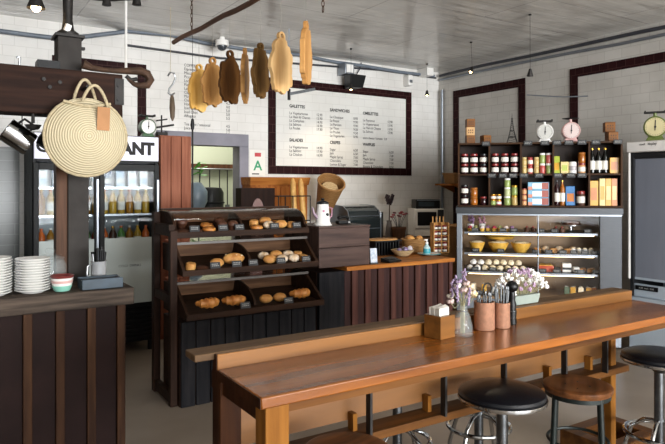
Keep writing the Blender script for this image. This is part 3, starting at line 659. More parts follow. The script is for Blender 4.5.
for ti, (yf, z0, zl, yt, zt, yb) in enumerate(tiers):
    if ti == 0:
        poly = [(yf, z0), (yf, zl)] + [(yf + .03 + (yt + .06 - yf - .03) * (1 - math.cos(R(a))), zl + (zt - zl) * math.sin(R(a))) for a in range(8, 91, 12)] + [(yb, zt), (yb, z0)]
    else: poly = [(yf, z0), (yf, zl), (yt, zt), (yb, zt), (yb, z0)]
    poly = [(yy(a), b) for a, b in poly]
    for x in (0, SW - .022): B().prism(poly, x, x + .022, 'yz').done('side_panel', m_stand, st, bevel=.002)
    # divider with a scooped front
    dv = [(yy(yf + .06), z0 + .04)] + [(yy(yf + .06 + (yb - .08 - yf - .06) * (1 - math.cos(R(a)))), z0 + .03 + (zt - .02 - z0 - .03) * math.sin(R(a))) for a in range(10, 91, 10)] + [(yy(yb - .02), z0 + .03)]
    B().prism(dv, SW * .5 - .008, SW * .5 + .008, 'yz').done('divider', m_stand, st)
    B().box(0, SW, yy(yf) - .018, yy(yf), z0 - .005, zl - .008).done('front_lip', m_stand, st, bevel=.003)
    B().hexa([(.022, yy(yf), z0), (SW - .022, yy(yf), z0), (SW - .022, yy(yb), z0 + .06), (.022, yy(yb), z0 + .06), (.022, yy(yf), z0 + .02), (SW - .022, yy(yf), z0 + .02), (SW - .022, yy(yb), z0 + .09), (.022, yy(yb), z0 + .09)]).done('tray_board', m_stand, st)
    B().box(.022, SW - .022, yy(yb) - .02, yy(yb), z0 + .09, zt).done('back_board', m_standback, st)
    if ti == 0:
        hood = B(); pr = [(yy(yf + .03 + (yt + .06 - yf - .03) * (1 - math.cos(R(a)))), zl + .004 + (zt - zl) * math.sin(R(a))) for a in range(35, 91, 5)] + [(yy(yb), zt + .005)]
        out = pr + [(a, b - .004) for a, b in pr[::-1]]
        hood.prism(out, .01, SW - .01, 'yz').done('clear_hood', m_dkglass, st)
        B().box(0, SW, yy(yb) - .06, yy(yb), zt + .004, zt + .016).done('top_rail', m_stand, st)
    else:
        B().box(.0, SW, yy(yt) - .012, yy(yt) + .012, zt, zt + .018).done('hood_rail', pbr('dull hood rail', '4d4641', .4), st)
        B().prism([(yy(yt), zt + .004), (yy(yb), zt + .02), (yy(yb), zt + .025), (yy(yt), zt + .009)], .01, SW - .01, 'yz').done('clear_hood', m_dkglass, st)

def pastry(kind, label, loc, rz, s=1.0, group=None):
    b = B(); nm = kind; mat = m_bread; rd = random.Random(int(loc[0] * 1e4) + int(loc[2] * 777))
    if kind == 'croissant':
        pts = []; rs = []
        for i in range(13):
            t = i / 12; a = R(-75 + 150 * t); pts.append((.058 * math.sin(a) * 1.25, -.05 * math.cos(a) + .02, .036 + .004 * math.sin(PI * t))); rs.append((.007 + .024 * math.sin(PI * t) ** .8) * (1.12 if i % 2 else .86))
        b.tube(pts, rs, 12); mat = m_croissant
    elif kind == 'danish': b.lathe([(0, 0), (.045, 0), (.052, .012), (.045, .026), (.03, .022), (.015, .03), (0, .032)], n=18).jitter(.002, rd.random()); mat = m_croissant
    elif kind == 'muffin': b.lathe([(0, 0), (.028, 0), (.036, .035), (.043, .042), (.038, .06), (.02, .072), (0, .075)], n=18).jitter(.0015, rd.random()); mat = m_cocoa
    elif kind == 'cookie': b.lathe([(0, 0), (.045, 0), (.048, .006), (.03, .014), (0, .017)], n=18).jitter(.0015, rd.random()); mat = m_cocoa
    elif kind == 'bread_roll': b.ball((0, 0, .033), (.055, .042, .033)).jitter(.0015, rd.random())
    elif kind == 'sugared_bun': b.ball((0, 0, .03), (.046, .042, .03)).jitter(.0025, rd.random()); mat = m_sugar
    elif kind == 'scone': b.lathe([(0, 0), (.035, 0), (.037, .035), (.03, .045), (0, .048)], n=14).jitter(.003, rd.random()); mat = m_bread
    elif kind == 'bread_loaf':
        b.ball((0, 0, .046), (.085, .048, .042), 18, 10).jitter(.001, rd.random())
        t = thing('bread_loaf', label, 'bread', loc, rz, group); b.done('crust', m_bread, t)
        for i in range(3): B().obox((-.04 + .04 * i, 0, .079 - .006 * abs(i - 1)), (.012, .06, .008), (0, 0, .5)).done('score_mark', m_cream, t)
        return t
    o = b.done(nm, mat); o.location = loc; o.rotation_euler = (0, 0, rz); o.scale = (s, s, s)
    return tag(o, label, 'bread' if 'bread' in kind or 'bun' in kind else 'pastry', group)
rows = [  # tier, start of the row along the tier, depth back from the lip, kinds in order
    (0, .03, .065, 'cookie cookie danish muffin muffin'), (0, .56, .065, 'danish sugared_bun bread_roll scone'), (0, .06, .18, 'muffin cookie danish muffin'), (0, .6, .18, 'scone bread_roll danish'),
    (1, .04, .065, 'scone cookie bread_roll'), (1, .335, .1, 'bread_loaf'), (1, .59, .065, 'bread_roll sugared_bun sugared_bun scone'), (1, .6, .18, 'sugared_bun bread_roll sugared_bun scone'),
    (2, .08, .11, 'croissant croissant'), (2, .54, .1, 'bread_roll bread_roll'), (2, .765, .11, 'croissant')]
wid = dict(cookie=.098, danish=.106, muffin=.09, scone=.08, sugared_bun=.1, bread_roll=.118, bread_loaf=.175, croissant=.205)
cnt = {}
for ti, f0, dy, seq in rows:
    yf, z0, yb = tiers[ti][0], tiers[ti][1], tiers[ti][5]
    x = f0 * SW
    for kind in seq.split():
        if kind == 'bread_loaf': x -= .03
        key = (ti, kind, dy > .15); cnt[key] = cnt.get(key, 0) + 1
        x += wid[kind] / 2; sl = .07 / (yb - yf)
        o = pastry(kind, '%s %s from the left in the %s row of the bread stand\'s %s tier' % (ORD[cnt[key] - 1], kind.replace('_', ' '), 'back' if dy > .15 else 'front', tb_[ti]), (SX0 + x, yf + dy, z0 + .023 + sl * dy + (.008 if kind == 'croissant' else .002)), random.uniform(-.15, .15), 1.2 if kind == 'croissant' else 1, 'baking on the %s tier' % tb_[ti])
        o.rotation_euler = (math.atan(sl), 0, random.uniform(-.12, .12)); x += wid[kind] / 2
def card(label, loc, rotz, w=.075, h=.045, tilt=.25, group=None):
    t = thing('price_card', label, 'price card', loc, rotz, group)
    m = Matrix.Rotation(-tilt, 4, 'X')
    B().box(-w / 2, w / 2, -.003, .003, 0, h).xf(m).done('slate', m_slate, t)
    g = B(); rd = random.Random(int(abs(loc[0]) * 1e4))
    for i, zz in enumerate((.62, .36)):
        x = -w * .36
        while x < w * .3:
            l = w * rd.uniform(.08, .2); g.box(x, min(x + l, w * .38), -.0042, -.003, h * zz, h * (zz + .12)); x += l + w * .05
    g.xf(m).done('chalk_writing', m_chalk, t)
    return t
for ti, fs in ((0, (.13, .33, .45, .72, .9)), (1, (.22, .37, .49, .7, .9)), (2, (.4, .72))):
    yf, z0, zl = tiers[ti][:3]
    for i, f_ in enumerate(fs):
        card('small slate price card, %s from the left on the bread stand\'s %s tier' % (ORD[i], tb_[ti]), (SX0 + f_ * SW, yf - .011, zl - .008), 0, group='price cards on the bread stand')

# ================================================================ till counter
CX0, CX1, CY = 2.56, 4.01, 4.22
cnr = thing('till_counter', 'long reddish-brown plank till counter with a honey timber edge', 'counter', (CX0, CY, 0))
CW = CX1 - CX0
m_red = wood('red brown plank', '38231f', '5e3d36', 'z', .45, 5); m_red2 = wood('deep brown plank', '2b1c1b', '45302e', 'z', .45, 5)
B().box(0, CW, .04, .7, 0, .86).done('carcass', m_counterwood, cnr)
x = .0; i = 0
while x < CW - .02:
    wd = .25 if i == 0 else .068
    B().box(x + .004, min(x + wd - .004, CW), 0.012 if i % 2 else .0, .04, 0, .86).done('plank', m_plank if i == 0 else (m_red, m_red2)[i % 2], cnr, bevel=.003)
    x += wd; i += 1
B().box(.25, CW, -.03, .7, .86, .895).done('worktop', m_orange, cnr, bevel=.003)
m_till = wood('till box timber', '32231f', '544039', 'x', .5, 5, spec=.25); m_tillz = wood('till box upright', '32231f', '544039', 'z', .5, 5, spec=.25)
hb = thing('till_box', 'raised dark timber box hiding the till at the counter end', 'box', (CX0, CY, 0))
B().box(.0, .5, .0, .02, .897, 1.055).done('lower_board', m_till, hb, bevel=.003); B().box(.0, .5, .0, .02, 1.058, 1.215).done('upper_board', m_till, hb, bevel=.003)
B().box(-.0, .02, .02, .45, .897, 1.215).done('end_board', m_tillz, hb); B().box(.48, .5, .02, .45, .897, 1.215).done('end_board', m_tillz, hb); B().box(0, .5, .43, .45, .897, 1.215).done('rear_board', m_tillz, hb)
B().box(-.005, .505, -.005, .455, 1.216, 1.232).done('lid', m_till, hb, bevel=.003)
BZ = 1.233
p = on_y(324, 228, CY + .1)
ct = thing('enamel_coffee_pot', 'white enamel coffee pot with black lid standing on the till box', 'coffee pot', (p.x, CY + .12, BZ))
B().lathe([(0, 0), (.075, 0), (.078, .006), (.07, .012), (.062, .03), (.05, .15), (.048, .17), (.052, .176), (.044, .172), (0, .17)]).done('pot_body', m_white, ct)
B().lathe([(.052, .176), (.05, .19), (.03, .2), (.012, .206), (.016, .222), (0, .226)]).done('lid', m_black, ct)
B().tube([(.048, 0, .15), (.09, 0, .14), (.088, 0, .08), (.06, 0, .05)], .006).done('handle', pbr('rose enamel', 'a9788a', .3), ct)
B().tube([(-.05, 0, .06), (-.085, 0, .1), (-.1, 0, .15)], [.016, .012, .008]).done('spout', pbr('rose grey enamel', '8a7482', .3), ct)
B().ball((.01, -.054, .09), (.016, .004, .014)).done('painted_patch', m_ink, ct); B().ball((-.02, -.05, .12), (.01, .004, .012)).done('painted_patch', pbr('rose patch', 'b06a86', .3), ct)
p = on_y(342, 224, CY + .2)
hs = thing('black_handset', 'small black handset lying on the till box behind the coffee pot', 'telephone', (p.x + .01, CY + .2, BZ))
B().box(-.06, .06, -.03, .03, 0, .03).done('cradle', m_black, hs, bevel=.006); B().tube([(-.05, 0, .05), (-.02, 0, .062), (.03, 0, .06), (.055, 0, .045)], .014).done('receiver', m_black, hs)
B().box(.035, .055, -.031, -.03, .008, .022).done('display', m_chalk, hs)
# things on the counter
WZ = .896
def on_c(px, py): return on_z(px, py, WZ)
p = on_c(390, 263)
e = thing('card_reader', 'black card reader lying on the till counter', 'card reader', (p.x + .06, p.y + .06, WZ), .3)
B().hexa([(-.09, -.05, 0), (.09, -.05, 0), (.09, .05, 0), (-.09, .05, 0), (-.09, -.05, .015), (.09, -.05, .015), (.09, .05, .04), (-.09, .05, .04)]).done('reader_body', m_black, e, bevel=.004)
B().obox((-.02, 0, .0315), (.1, .05, .004), (.25, 0, 0)).done('screen', m_slate, e)
for i, (px, h, c_) in enumerate(((375.5, .13, 'e4e6ea'), (379.5, .1, 'c9d3de'))):
    p = on_c(px, 264)
    g = thing('leaflet_holder', ('tall', 'short')[i] + ' leaflet holder of pale cards beside the till box', 'leaflets', (p.x - .015 * i, p.y + .03 + .08 * i, WZ), -.3, None)
    B().hexa([(-.03, -.02, 0), (.03, -.02, 0), (.03, .02, 0), (-.03, .02, 0), (-.03, .0, h), (.03, .0, h), (.03, .03, h), (-.03, .03, h)]).done('cards', pbr('pale card', c_, .6, col2='8fa3bd', var=0, scale=40), g)
    B().box(-.034, .034, -.026, .024, 0, .012).done('stand', m_slate, g)
p = on_c(408, 257)
wb = thing('woven_bread_bowl', 'shallow pale woven bowl on the till counter', 'bowl', (p.x, p.y + .08, WZ))
B().lathe([(0, 0), (.05, 0), (.07, .015), (.105, .05), (.112, .062), (.105, .062), (.065, .022), (0, .01)], n=32).done('bowl_body', m_wickerpale, wb)
for i, (dx, dy, nm, col) in enumerate(((-.03, 0, 'mauve', '7b6a86'), (.03, .02, 'grey', '9a949c'), (.0, -.035, 'violet', '6c5a7d'), (.045, -.03, 'white', 'c5bfc6'))):
    g = B().ball((0, 0, 0), (.027, .025, .024)).jitter(.003, i).done('wrapped_sweet', sat(nm + ' wrapper', col))
    g.location = (p.x + dx * 1.25, p.y + .08 + dy * 1.25, WZ + .055 + .006 * i); tag(g, '%s wrapped sweet in the shallow woven bowl' % nm, 'sweet')
p = on_c(431, 256)
pl_ = thing('saucer_plate', 'blue-rimmed plate under the hand sanitiser on the till counter', 'plate', (p.x + .03, p.y + .06, WZ))
B().lathe([(0, 0), (.06, 0), (.09, .012), (.112, .016), (.11, .019), (.06, .006), (0, .005)], n=36).done('plate_body', m_porcelain, pl_); B().torus((0, 0, .0175), .111, .003).done('rim', sat('teal rim', '3f7f84'), pl_)
sn = thing('sanitiser_bottle', 'clear pump bottle of hand sanitiser with a blue label', 'bottle', (p.x + .0, p.y + .06, WZ + .006))
B().lathe([(0, 0), (.032, 0), (.034, .01), (.034, .07), (.014, .095), (.014, .105), (0, .105)]).done('bottle_body', pbr('bluish gel', 'b7d3d4', .2), sn)
B().lathe([(.0345, .015), (.035, .016), (.035, .06), (.0345, .061)]).done('paper_label', sat('aqua label', '3b97a5'), sn)
B().lathe([(0, .105), (.015, .105), (.015, .12), (.006, .122), (.006, .14), (0, .14)]).obox((-.012, 0, .143), (.04, .012, .01)).done('pump', m_white, sn)
p = on_y(440, 254, 4.6)
jr = thing('jar_rack', 'pale timber stand holding columns of small red-lidded jars', 'rack', (p.x, 4.6, WZ), R(-12))
RW = .15
B().box(-RW / 2 - .012, RW / 2 + .012, .035, .045, 0, .3).done('back_board', m_pine, jr)
for x in (-RW / 2 - .012, -.004, RW / 2 + .004): B().box(x, x + .008, -.03, .035, 0, .3).done('upright', m_pine, jr)
for kz in range(5): B().box(-RW / 2 - .004, RW / 2 + .004, -.03, .035, .001 + kz * .056, .005 + kz * .056).done('shelf', m_pine, jr)
for x in (-.06, -.02, .02, .06): B().box(x - .006, x + .006, .036, .04, .3, .36).done('finial', m_pine, jr)
m_jam = pbr('dark jam', '2b1014', .15, var=.3); m_amber = pbr('amber preserve', '9c5a1c', .2, var=.2); m_whitelabel = pbr('white jar label', 'e6e2d8', .6, var=.02)
def jar(label, loc, r, h, body, lid, lab, rotz=0, group=None, name='jam_jar', cat='jar'):
    t = thing(name, label, cat, loc, rotz, group)
    B().lathe([(0, 0), (r * .94, 0), (r, h * .05), (r, h * .7), (r * .86, h * .8), (0, h * .8)], n=16).done('jar_body', body, t)
    B().lathe([(0, h * .8), (r * .95, h * .8), (r * .97, h * .83), (r * .97, h * .97), (r * .9, h), (0, h)], n=16).done('lid', lid, t)
    if lab: B().lathe([(r * 1.005, h * .18), (r * 1.03, h * .19), (r * 1.03, h * .62), (r * 1.005, h * .63)], n=16).done('paper_label', lab, t)
    return t
for kz in range(5):
    for ix in range(3):
        v = Matrix.Rotation(R(-12), 4, 'Z') @ Vector((-.052 + ix * .052, .0, 0))
        jar('small red-lidded jar, %s column from the left, %s shelf up in the timber stand' % (ORD[ix], ORD[kz]), (p.x + v.x, 4.6 + v.y, WZ + .0052 + kz * .056), .021, .044, m_jam if (kz + ix) % 3 else sat('rose preserve', '8e3340'), m_redlid, m_whitelabel, 0, 'small jars in the timber stand')
p = on_y(413.5, 250, 4.76)
bk = thing('bread_basket', 'round brown wicker basket of rolls at the back of the till counter', 'basket', (p.x, 4.76, WZ))
B().lathe([(0, 0), (.085, 0), (.1, .01), (.122, .12), (.126, .13), (.116, .128), (.09, .015), (0, .012)], n=36).done('basket_body', m_wicker, bk)
B().torus((0, 0, .132), .121, .009).done('rim', m_wicker, bk)
for i, (dx, dy) in enumerate(((-.055, -.02), (.055, -.02), (0, .06))):
    g = B().ball((0, 0, 0), (.045, .036, .03)).jitter(.002, i).done('bread_roll', m_bread); g.location = (p.x + dx, 4.76 + dy, WZ + .139); g.rotation_euler[2] = i
    tag(g, 'crusty roll at the %s of the brown wicker basket' % ('left', 'right', 'back')[i], 'bread', 'rolls in the wicker basket')
p = on_y(388, 248, 4.66)
br = thing('slatted_bread_board', 'slatted dark stand topped with a pale timber board on the counter', 'board', (p.x + .035, 4.8, WZ))
for i in range(9): B().box(-.15 + i * .034, -.138 + i * .034, -.1, .1, 0, .13).done('slat', m_black, br)
B().box(-.16, .16, -.11, .11, .13, .14).done('top_frame', m_black, br); B().lathe([(0, .14), (.17, .14), (.172, .15), (0, .155)], n=32).xf(Matrix.Diagonal((1, .62, 1, 1))).done('board', m_pine, br)
tray = thing('bread_tongs', 'black wire tongs standing behind the till box', 'tongs', (on_y(370, 240, 4.85).x - .07, 4.88, WZ))
for s_ in (-1, 1): B().tube([(s_ * .02, 0, 0), (s_ * .05, 0, .2), (s_ * .06, 0, .3)], .005).done('arm', m_iron, tray)

# ================================================================ back counter and what stands on it
BC = thing('back_counter', 'dark timber counter along the tiled wall behind the till', 'counter', (2.98, 5.85, 0))
B().box(0, 2.6, .03, .72, 0, .86).done('carcass', m_counterwood, BC); B().box(-.02, 2.62, 0, .73, .86, .9).done('worktop', m_brown, BC, bevel=.003)
for i in range(5): B().box(.02 + i * .52, .52 + i * .52, .01, .03, .05, .84).done('door', m_red, BC, bevel=.003)
QZ = .901
a = on_y(251, 177, 6.33); c = on_y(308, 177, 6.33)
oc = thing('timber_dresser', 'orange-brown panelled timber dresser against the wall under the menu', 'dresser', (a.x, 6.33, QZ))
ow = c.x - a.x; oh = a.z - QZ
B().box(0, ow, .02, .24, 0, oh - .06).done('carcass', m_orangez, oc); 
B().hexa([(-.01, -.0, oh - .09), (ow + .01, 0, oh - .09), (ow + .01, .25, oh - .09), (-.01, .25, oh - .09), (-.02, -.03, oh), (ow + .02, -.03, oh), (ow + .02, .25, oh), (-.02, .25, oh)]).done('cornice', m_orange, oc, bevel=.004)
for i in range(4): B().box(i * ow / 4 + .012, (i + 1) * ow / 4 - .012, .006, .02, .02, oh - .11).done('panel', m_orangez, oc, bevel=.004)
a = on_y(241, 188, 5.9); c = on_y(275, 188, 5.9)
db = thing('dark_timber_chest', 'dark brown timber chest with an arched paper disc before the orange dresser', 'chest', (a.x, 5.9, QZ))
dw = c.x - a.x
B().box(0, dw, 0, .14, 0, a.z - QZ).done('carcass', wood('very dark timber', '180b06', '27140b', 'z'), db, bevel=.004)
arc = [(dw * .48 + .07 * math.cos(R(t)), .38 + .15 * math.sin(R(t))) for t in range(0, 181, 15)]
B().prism([(dw * .48 - .07, .1), (dw * .48 + .07, .1)] + arc, -.008, -.001, 'xz').done('arched_plaque', sat('mauve brown', '6f4a44'), db)
a = on_y(281, 195, 5.9); c = on_y(313, 195, 5.9)
wr = thing('wire_baguette_rack', 'black wire baguette rack standing before the orange dresser', 'rack', ((a.x + c.x) / 2, 6.05, QZ))
hw = (c.x - a.x) / 2; hz = on_y(300, 196, 6.0).z - QZ
for z in (.02, hz * .5, hz): B().tube([(-hw, -.09, z), (hw, -.09, z), (hw, .09, z), (-hw, .09, z)], .006, closed=True).done('hoop', m_iron, wr)
for x in (-hw, -hw * .1, hw):
    for y in (-.09, .09): B().cyl((x, y, 0), (x, y, hz), .006).done('upright', m_iron, wr)
for i, (px, lean) in enumerate(((295.5, .05), (303, .09))):
    p = on_y(px, 182, 6.02)
    g = B(); l = on_y(px, 180, 6.0).z - QZ - .01
    g.tube([(0, 0, .0), (0, 0, .03), (0, 0, l * .5), (0, 0, l - .05), (0, 0, l)], [.02, .03, .033, .03, .014], 12)
    o = g.done('baguette', pbr('golden baguette', 'b9803c', .6, col2='e0b468', var=0, scale=14, bump=.2)); o.location = (p.x + (.0 if i == 0 else .03), 6.02, QZ + .03); o.rotation_euler = (0, -lean, 0)
    tag(o, 'long golden baguette standing in the wire rack, %s' % ('nearer the dark chest' if i == 0 else 'nearer the wicker cone basket'), 'bread', 'baguettes in the wire rack')
cx_ = on_y(321, 184, 6.36).x
cr_ = thing('timber_crate', 'low dark crate on the back counter under the tipped wicker basket', 'crate', (cx_, 6.36, QZ))
for z in (0, .068, .136): B().box(-.13, .13, -.13, -.115, z, z + .06).box(-.13, .13, .115, .13, z, z + .06).done('slat', m_brown, cr_)
for x in (-.13, .115): B().box(x, x + .015, -.115, .115, 0, .196).done('end_board', m_brown, cr_)
B().box(-.13, .13, -.13, .13, .197, .21).done('top_board', m_brown, cr_)
wc = thing('wicker_cone_basket', 'tapered wicker basket tipped towards the room above the till box', 'basket', (cx_, 6.36, QZ + .215))
mt = Matrix.Translation((0, 0, .05)) @ Matrix.Rotation(R(-9), 4, 'Y') @ Matrix.Rotation(R(38), 4, 'X')
B().lathe([(0, 0), (.065, 0), (.08, .04), (.13, .36), (.158, .54), (.163, .56), (.15, .56), (.12, .36), (.07, .06), (0, .05)], n=32).xf(mt).done('basket_body', m_wicker, wc)
B().torus((0, 0, .56), .157, .013).xf(mt).done('rim', m_wicker, wc)
B().lathe([(.09, .42), (.12, .45), (.09, .5), (0, .51)]).xf(mt).done('woven_liner', m_wickerpale, wc)
a = on_y(349, 206, 5.98); c = on_y(381, 206, 5.98)
gd = thing('glass_food_cabinet', 'dark domed glass food cabinet with steel ends under the menu', 'cabinet', (a.x, 5.98, QZ))
gw = c.x - a.x; gh = a.z - QZ
prof = [(0, .02), (0, gh * .6), (.04, gh * .85), (.14, gh * .98), (.26, gh), (.44, gh), (.44, .02)]
B().prism(prof, .012, gw - .012, 'yz').done('glass_hood', pbr('smoked dark glass', '20282a', .08, var=.2, scale=3, coat=.6), gd)
for x in (0, gw - .012): B().prism([(y - .004, z + .004) for y, z in prof], x, x + .012, 'yz').done('end_cheek', m_alu, gd)
B().box(-.01, gw + .01, -.02, .45, 0, .03).done('base', m_steel, gd)
B().cyl((gw + .06, .1, .0), (gw + .06, .1, gh * .8), .04).done('side_canister', m_dullchrome, gd)
for z in (.15, .3): B().box(.02, gw - .02, -.004, -.0005, z, z + .008).done('trim_bar', m_alu, gd)
# vases by the wall
p = on_y(394, 228, 6.15)
v = thing('dark_flower_vase', 'slim vase with a tall dark dried flower against the white tiles', 'vase', (p.x, 6.25, QZ))
B().lathe([(0, 0), (.05, 0), (.055, .02), (.04, .14), (.03, .2), (.036, .22), (.028, .2), (0, .19)]).done('vase_body', pbr('grey vase', '6d6560', .4), v)
zt = on_y(394, 196, 6.25).z - QZ
df = thing('dried_artichoke', 'tall dark dried flower head rising from the slim vase', 'flower', (p.x, 6.25, QZ + .195))
B().tube([(0, 0, 0), (.01, 0, zt - .27)], .007).done('stem', m_rust, df)
g = B()
for i in range(16):
    a = i * 2.4; r_ = .018 + .03 * (i / 16); g.obox((r_ * math.cos(a) + .01, r_ * math.sin(a), zt - .28 + .09 * i / 16), (.03, .012, .06), (.4 * math.sin(a), .4 * math.cos(a), a))
g.done('flower_head', pbr('dark purple brown petals', '2f2226', .8), df)
p = on_y(401, 226, 6.0)
rp_ = thing('red_flower_pot', 'dark pot behind the bread basket that holds small red flowers', 'pot', (p.x, 6.05, QZ))
B().lathe([(0, 0), (.07, 0), (.1, .14), (.095, .15), (0, .13)]).done('pot_body', m_brown, rp_)
rd = random.Random(3)
for i in range(9):
    rr = .13 * math.sqrt((i + .4) / 9); x, y, z = rr * math.cos(i * 2.4), rr * math.sin(i * 2.4) * .9, .2 - .6 * rr + .02 * (i % 3)
    f_ = thing('red_flower', '%s blossom on a dark stem in the dark pot behind the bread basket' % ('crimson', 'wine red')[i % 2], 'flower', (p.x + x * .25, 6.05 + y * .25, QZ + .135), 0, 'red flowers in the dark pot'); x *= .75; y *= .75
    B().tube([(0, 0, 0), (x * .5, y * .5, z * .6), (x, y, z - .01)], .003, 6).done('stem', m_greenmetal, f_)
    g = B()
    for j in range(7): g.ball((x + .012 * math.cos(j * .9), y + .012 * math.sin(j * .9), z + .005 * (j % 2)), (.012, .012, .009), 8, 6)
    g.done('blossom', (sat('crimson petals', '8c2027'), sat('wine petals', '5a1c24'))[i % 2], f_)
# microwave and radio
a = on_y(417, 209, 6.1); c = on_y(448, 209, 6.1)
mw = thing('microwave_oven', 'white microwave oven with a dark door at the wall behind the jar stand', 'microwave', (a.x, 6.15, QZ), R(-26))
ww = .40; wh = a.z - QZ
B().box(0, ww, .01, .38, .01, wh).done('housing', m_white, mw, bevel=.006)
dd = B().box(.012, ww * .76, -.005, .01, .12, wh - .012).done('door', m_white, mw, bevel=.003)
B().box(.04, ww * .72, -.009, -.005, .15, wh - .04).done('window', m_black, dd)
B().box(ww * .78, ww - .01, -.002, .01, .12, wh - .012).done('control_panel', m_slate, mw)
for x in (.04, ww - .04): B().cyl((x, .06, 0), (x, .06, .011), .015).done('foot', m_black, mw); B().cyl((x, .32, 0), (x, .32, .011), .015).done('foot', m_black, mw)
rz_ = QZ + wh + .001
ra = thing('black_radio', 'black and silver radio lying on top of the white microwave', 'radio', (a.x + .045, 6.17, rz_), R(-26))
B().box(0, ww * .8, 0, .25, 0, .12).done('housing', m_black, ra, bevel=.006)
B().box(.03, ww * .6, -.004, 0, .03, .09).done('display', pbr('smoked display', '39434a', .2), ra); B().box(.01, ww * .79, -.003, 0, .105, .115).done('trim_bar', m_alu, ra)
a = on_x(441, 184, XR - .1); 
# small corner shelf
cs_ = thing('corner_shelf', 'small timber shelf on the tiles beside the pantry unit', 'shelf', (5.66, 5.98, 1.57))
B().box(0, .335, 0, .32, 0, .025).done('shelf_board', m_orange, cs_, bevel=.003)
for y in (.02, .28): B().prism([(.06, 0), (.335, 0), (.335, -.1)], y, y + .015, 'xz').done('bracket', m_orange, cs_)
wk = thing('small_wicker_basket', 'small oblong wicker basket sitting on the corner shelf', 'basket', (5.82, 6.13, 1.597), .3)
B().hexa([(-.08, -.07, 0), (.08, -.07, 0), (.08, .07, 0), (-.08, .07, 0), (-.1, -.09, .13), (.1, -.09, .13), (.1, .09, .13), (-.1, .09, .13)]).done('basket_body', m_wicker, wk, bevel=.01)
B().tube([(-.1, -.09, .13), (.1, -.09, .13), (.1, .09, .13), (-.1, .09, .13)], .012, closed=True).done('rim', m_wicker, wk)
wb2 = thing('wicker_hamper', 'tall wicker hamper standing between the till counter and the glass display case', 'hamper', (4.80, 5.02, 0))
B().lathe([(0, 0), (.13, 0), (.15, .04), (.16, 1.1), (.165, 1.13), (.15, 1.12), (0, 1.1)], n=32).done('hamper_body', m_wicker, wb2); B().torus((0, 0, 1.12), .16, .014).done('rim', m_wicker, wb2)

# ================================================================ the glass display case, set across the corner
E = Vector((math.cos(-PI / 4), math.sin(-PI / 4), 0)); NB = Vector((-E.y, E.x, 0)); P0 = Vector((4.136, 4.297, 0)); CR = -PI / 4
def on_case(px, py, off=0):
    p = hit(px, py, P0 + NB * off, NB); return (p - P0).dot(E), p.z
def cw_(x, y, z): return P0 + E * x + NB * y + Vector((0, 0, z))
GW = on_case(622, 250)[0]; GH = 1.36; GD = .6
dc = thing('display_case', 'tall steel-framed glass display case of cakes and pastries across the corner', 'display case', P0, CR)
m_caseback = pbr('brown steel lining', '94795c', .35, .3, var=.15, scale=2)
xl, xr = .05, on_case(600, 250)[0]
B().box(0, GW, .02, GD, .1, .5).done('base_panel', m_alu, dc, bevel=.003)
for x in (.08, GW - .08):
    for y in (.1, GD - .08): B().cyl((x, y, 0), (x, y, .1), .025).done('foot', m_black, dc)
B().box(0, .05, 0, .05, .5, 1.30).done('corner_post', m_alu, dc, bevel=.003)
B().box(xr, GW, 0, .05, .5, 1.30).done('corner_post', m_casesteel, dc, bevel=.003)
B().box(0, .012, .05, GD, .5, 1.30).done('side_pane', m_glass, dc); B().box(GW - .03, GW, .05, GD, .5, 1.30).done('end_panel', m_casesteel, dc)
B().box(xl, xr, .008, .014, .5, 1.30).done('front_pane', m_glass, dc)
B().box(.012, GW - .03, GD - .02, GD, .5, 1.30).done('rear_panel', m_caseback, dc)
B().box(-.01, GW + .01, -.02, GD + .02, 1.30, GH).done('top_slab', m_casesteel, dc, bevel=.004)
B().box(.0, GW, -.004, .0, 1.285, 1.3).done('top_trim', m_alu, dc)
sh_z = [on_case(530, y, .06)[1] for y in (233, 254, 273)]
for i, z in enumerate(sh_z):
    s_ = B().box(xl + .02, xr - .01, .05, GD - .03, z - .014, z).done('shelf', m_casesteel, dc)
    B().box(xl + .02, xr - .01, .045, .0495, z - .014, z + .004).done('shelf_edge', m_alu, dc)
    B().box(xl + .06, xr - .04, .055, .066, z - .022, z - .015).done('light_strip', m_led, dc)
B().box(xl + .06, xr - .04, .055, .067, 1.287, 1.297).done('light_strip', m_led, dc)
B().box(.012, GW - .03, .02, GD - .02, .5, .52).done('deck', m_caseback, dc)
B().cyl((.74, .04, .52), (.74, .04, 1.3), .006).done('centre_rod', m_alu, dc)
gcs = 'things in the display case'
def simple(name, label, cat, b, mat, loc, group=gcs, rz=CR, sub=None):
    o = b.done(name, mat); o.location = loc; o.rotation_euler = (0, 0, rz); tag(o, label, cat, group); return o
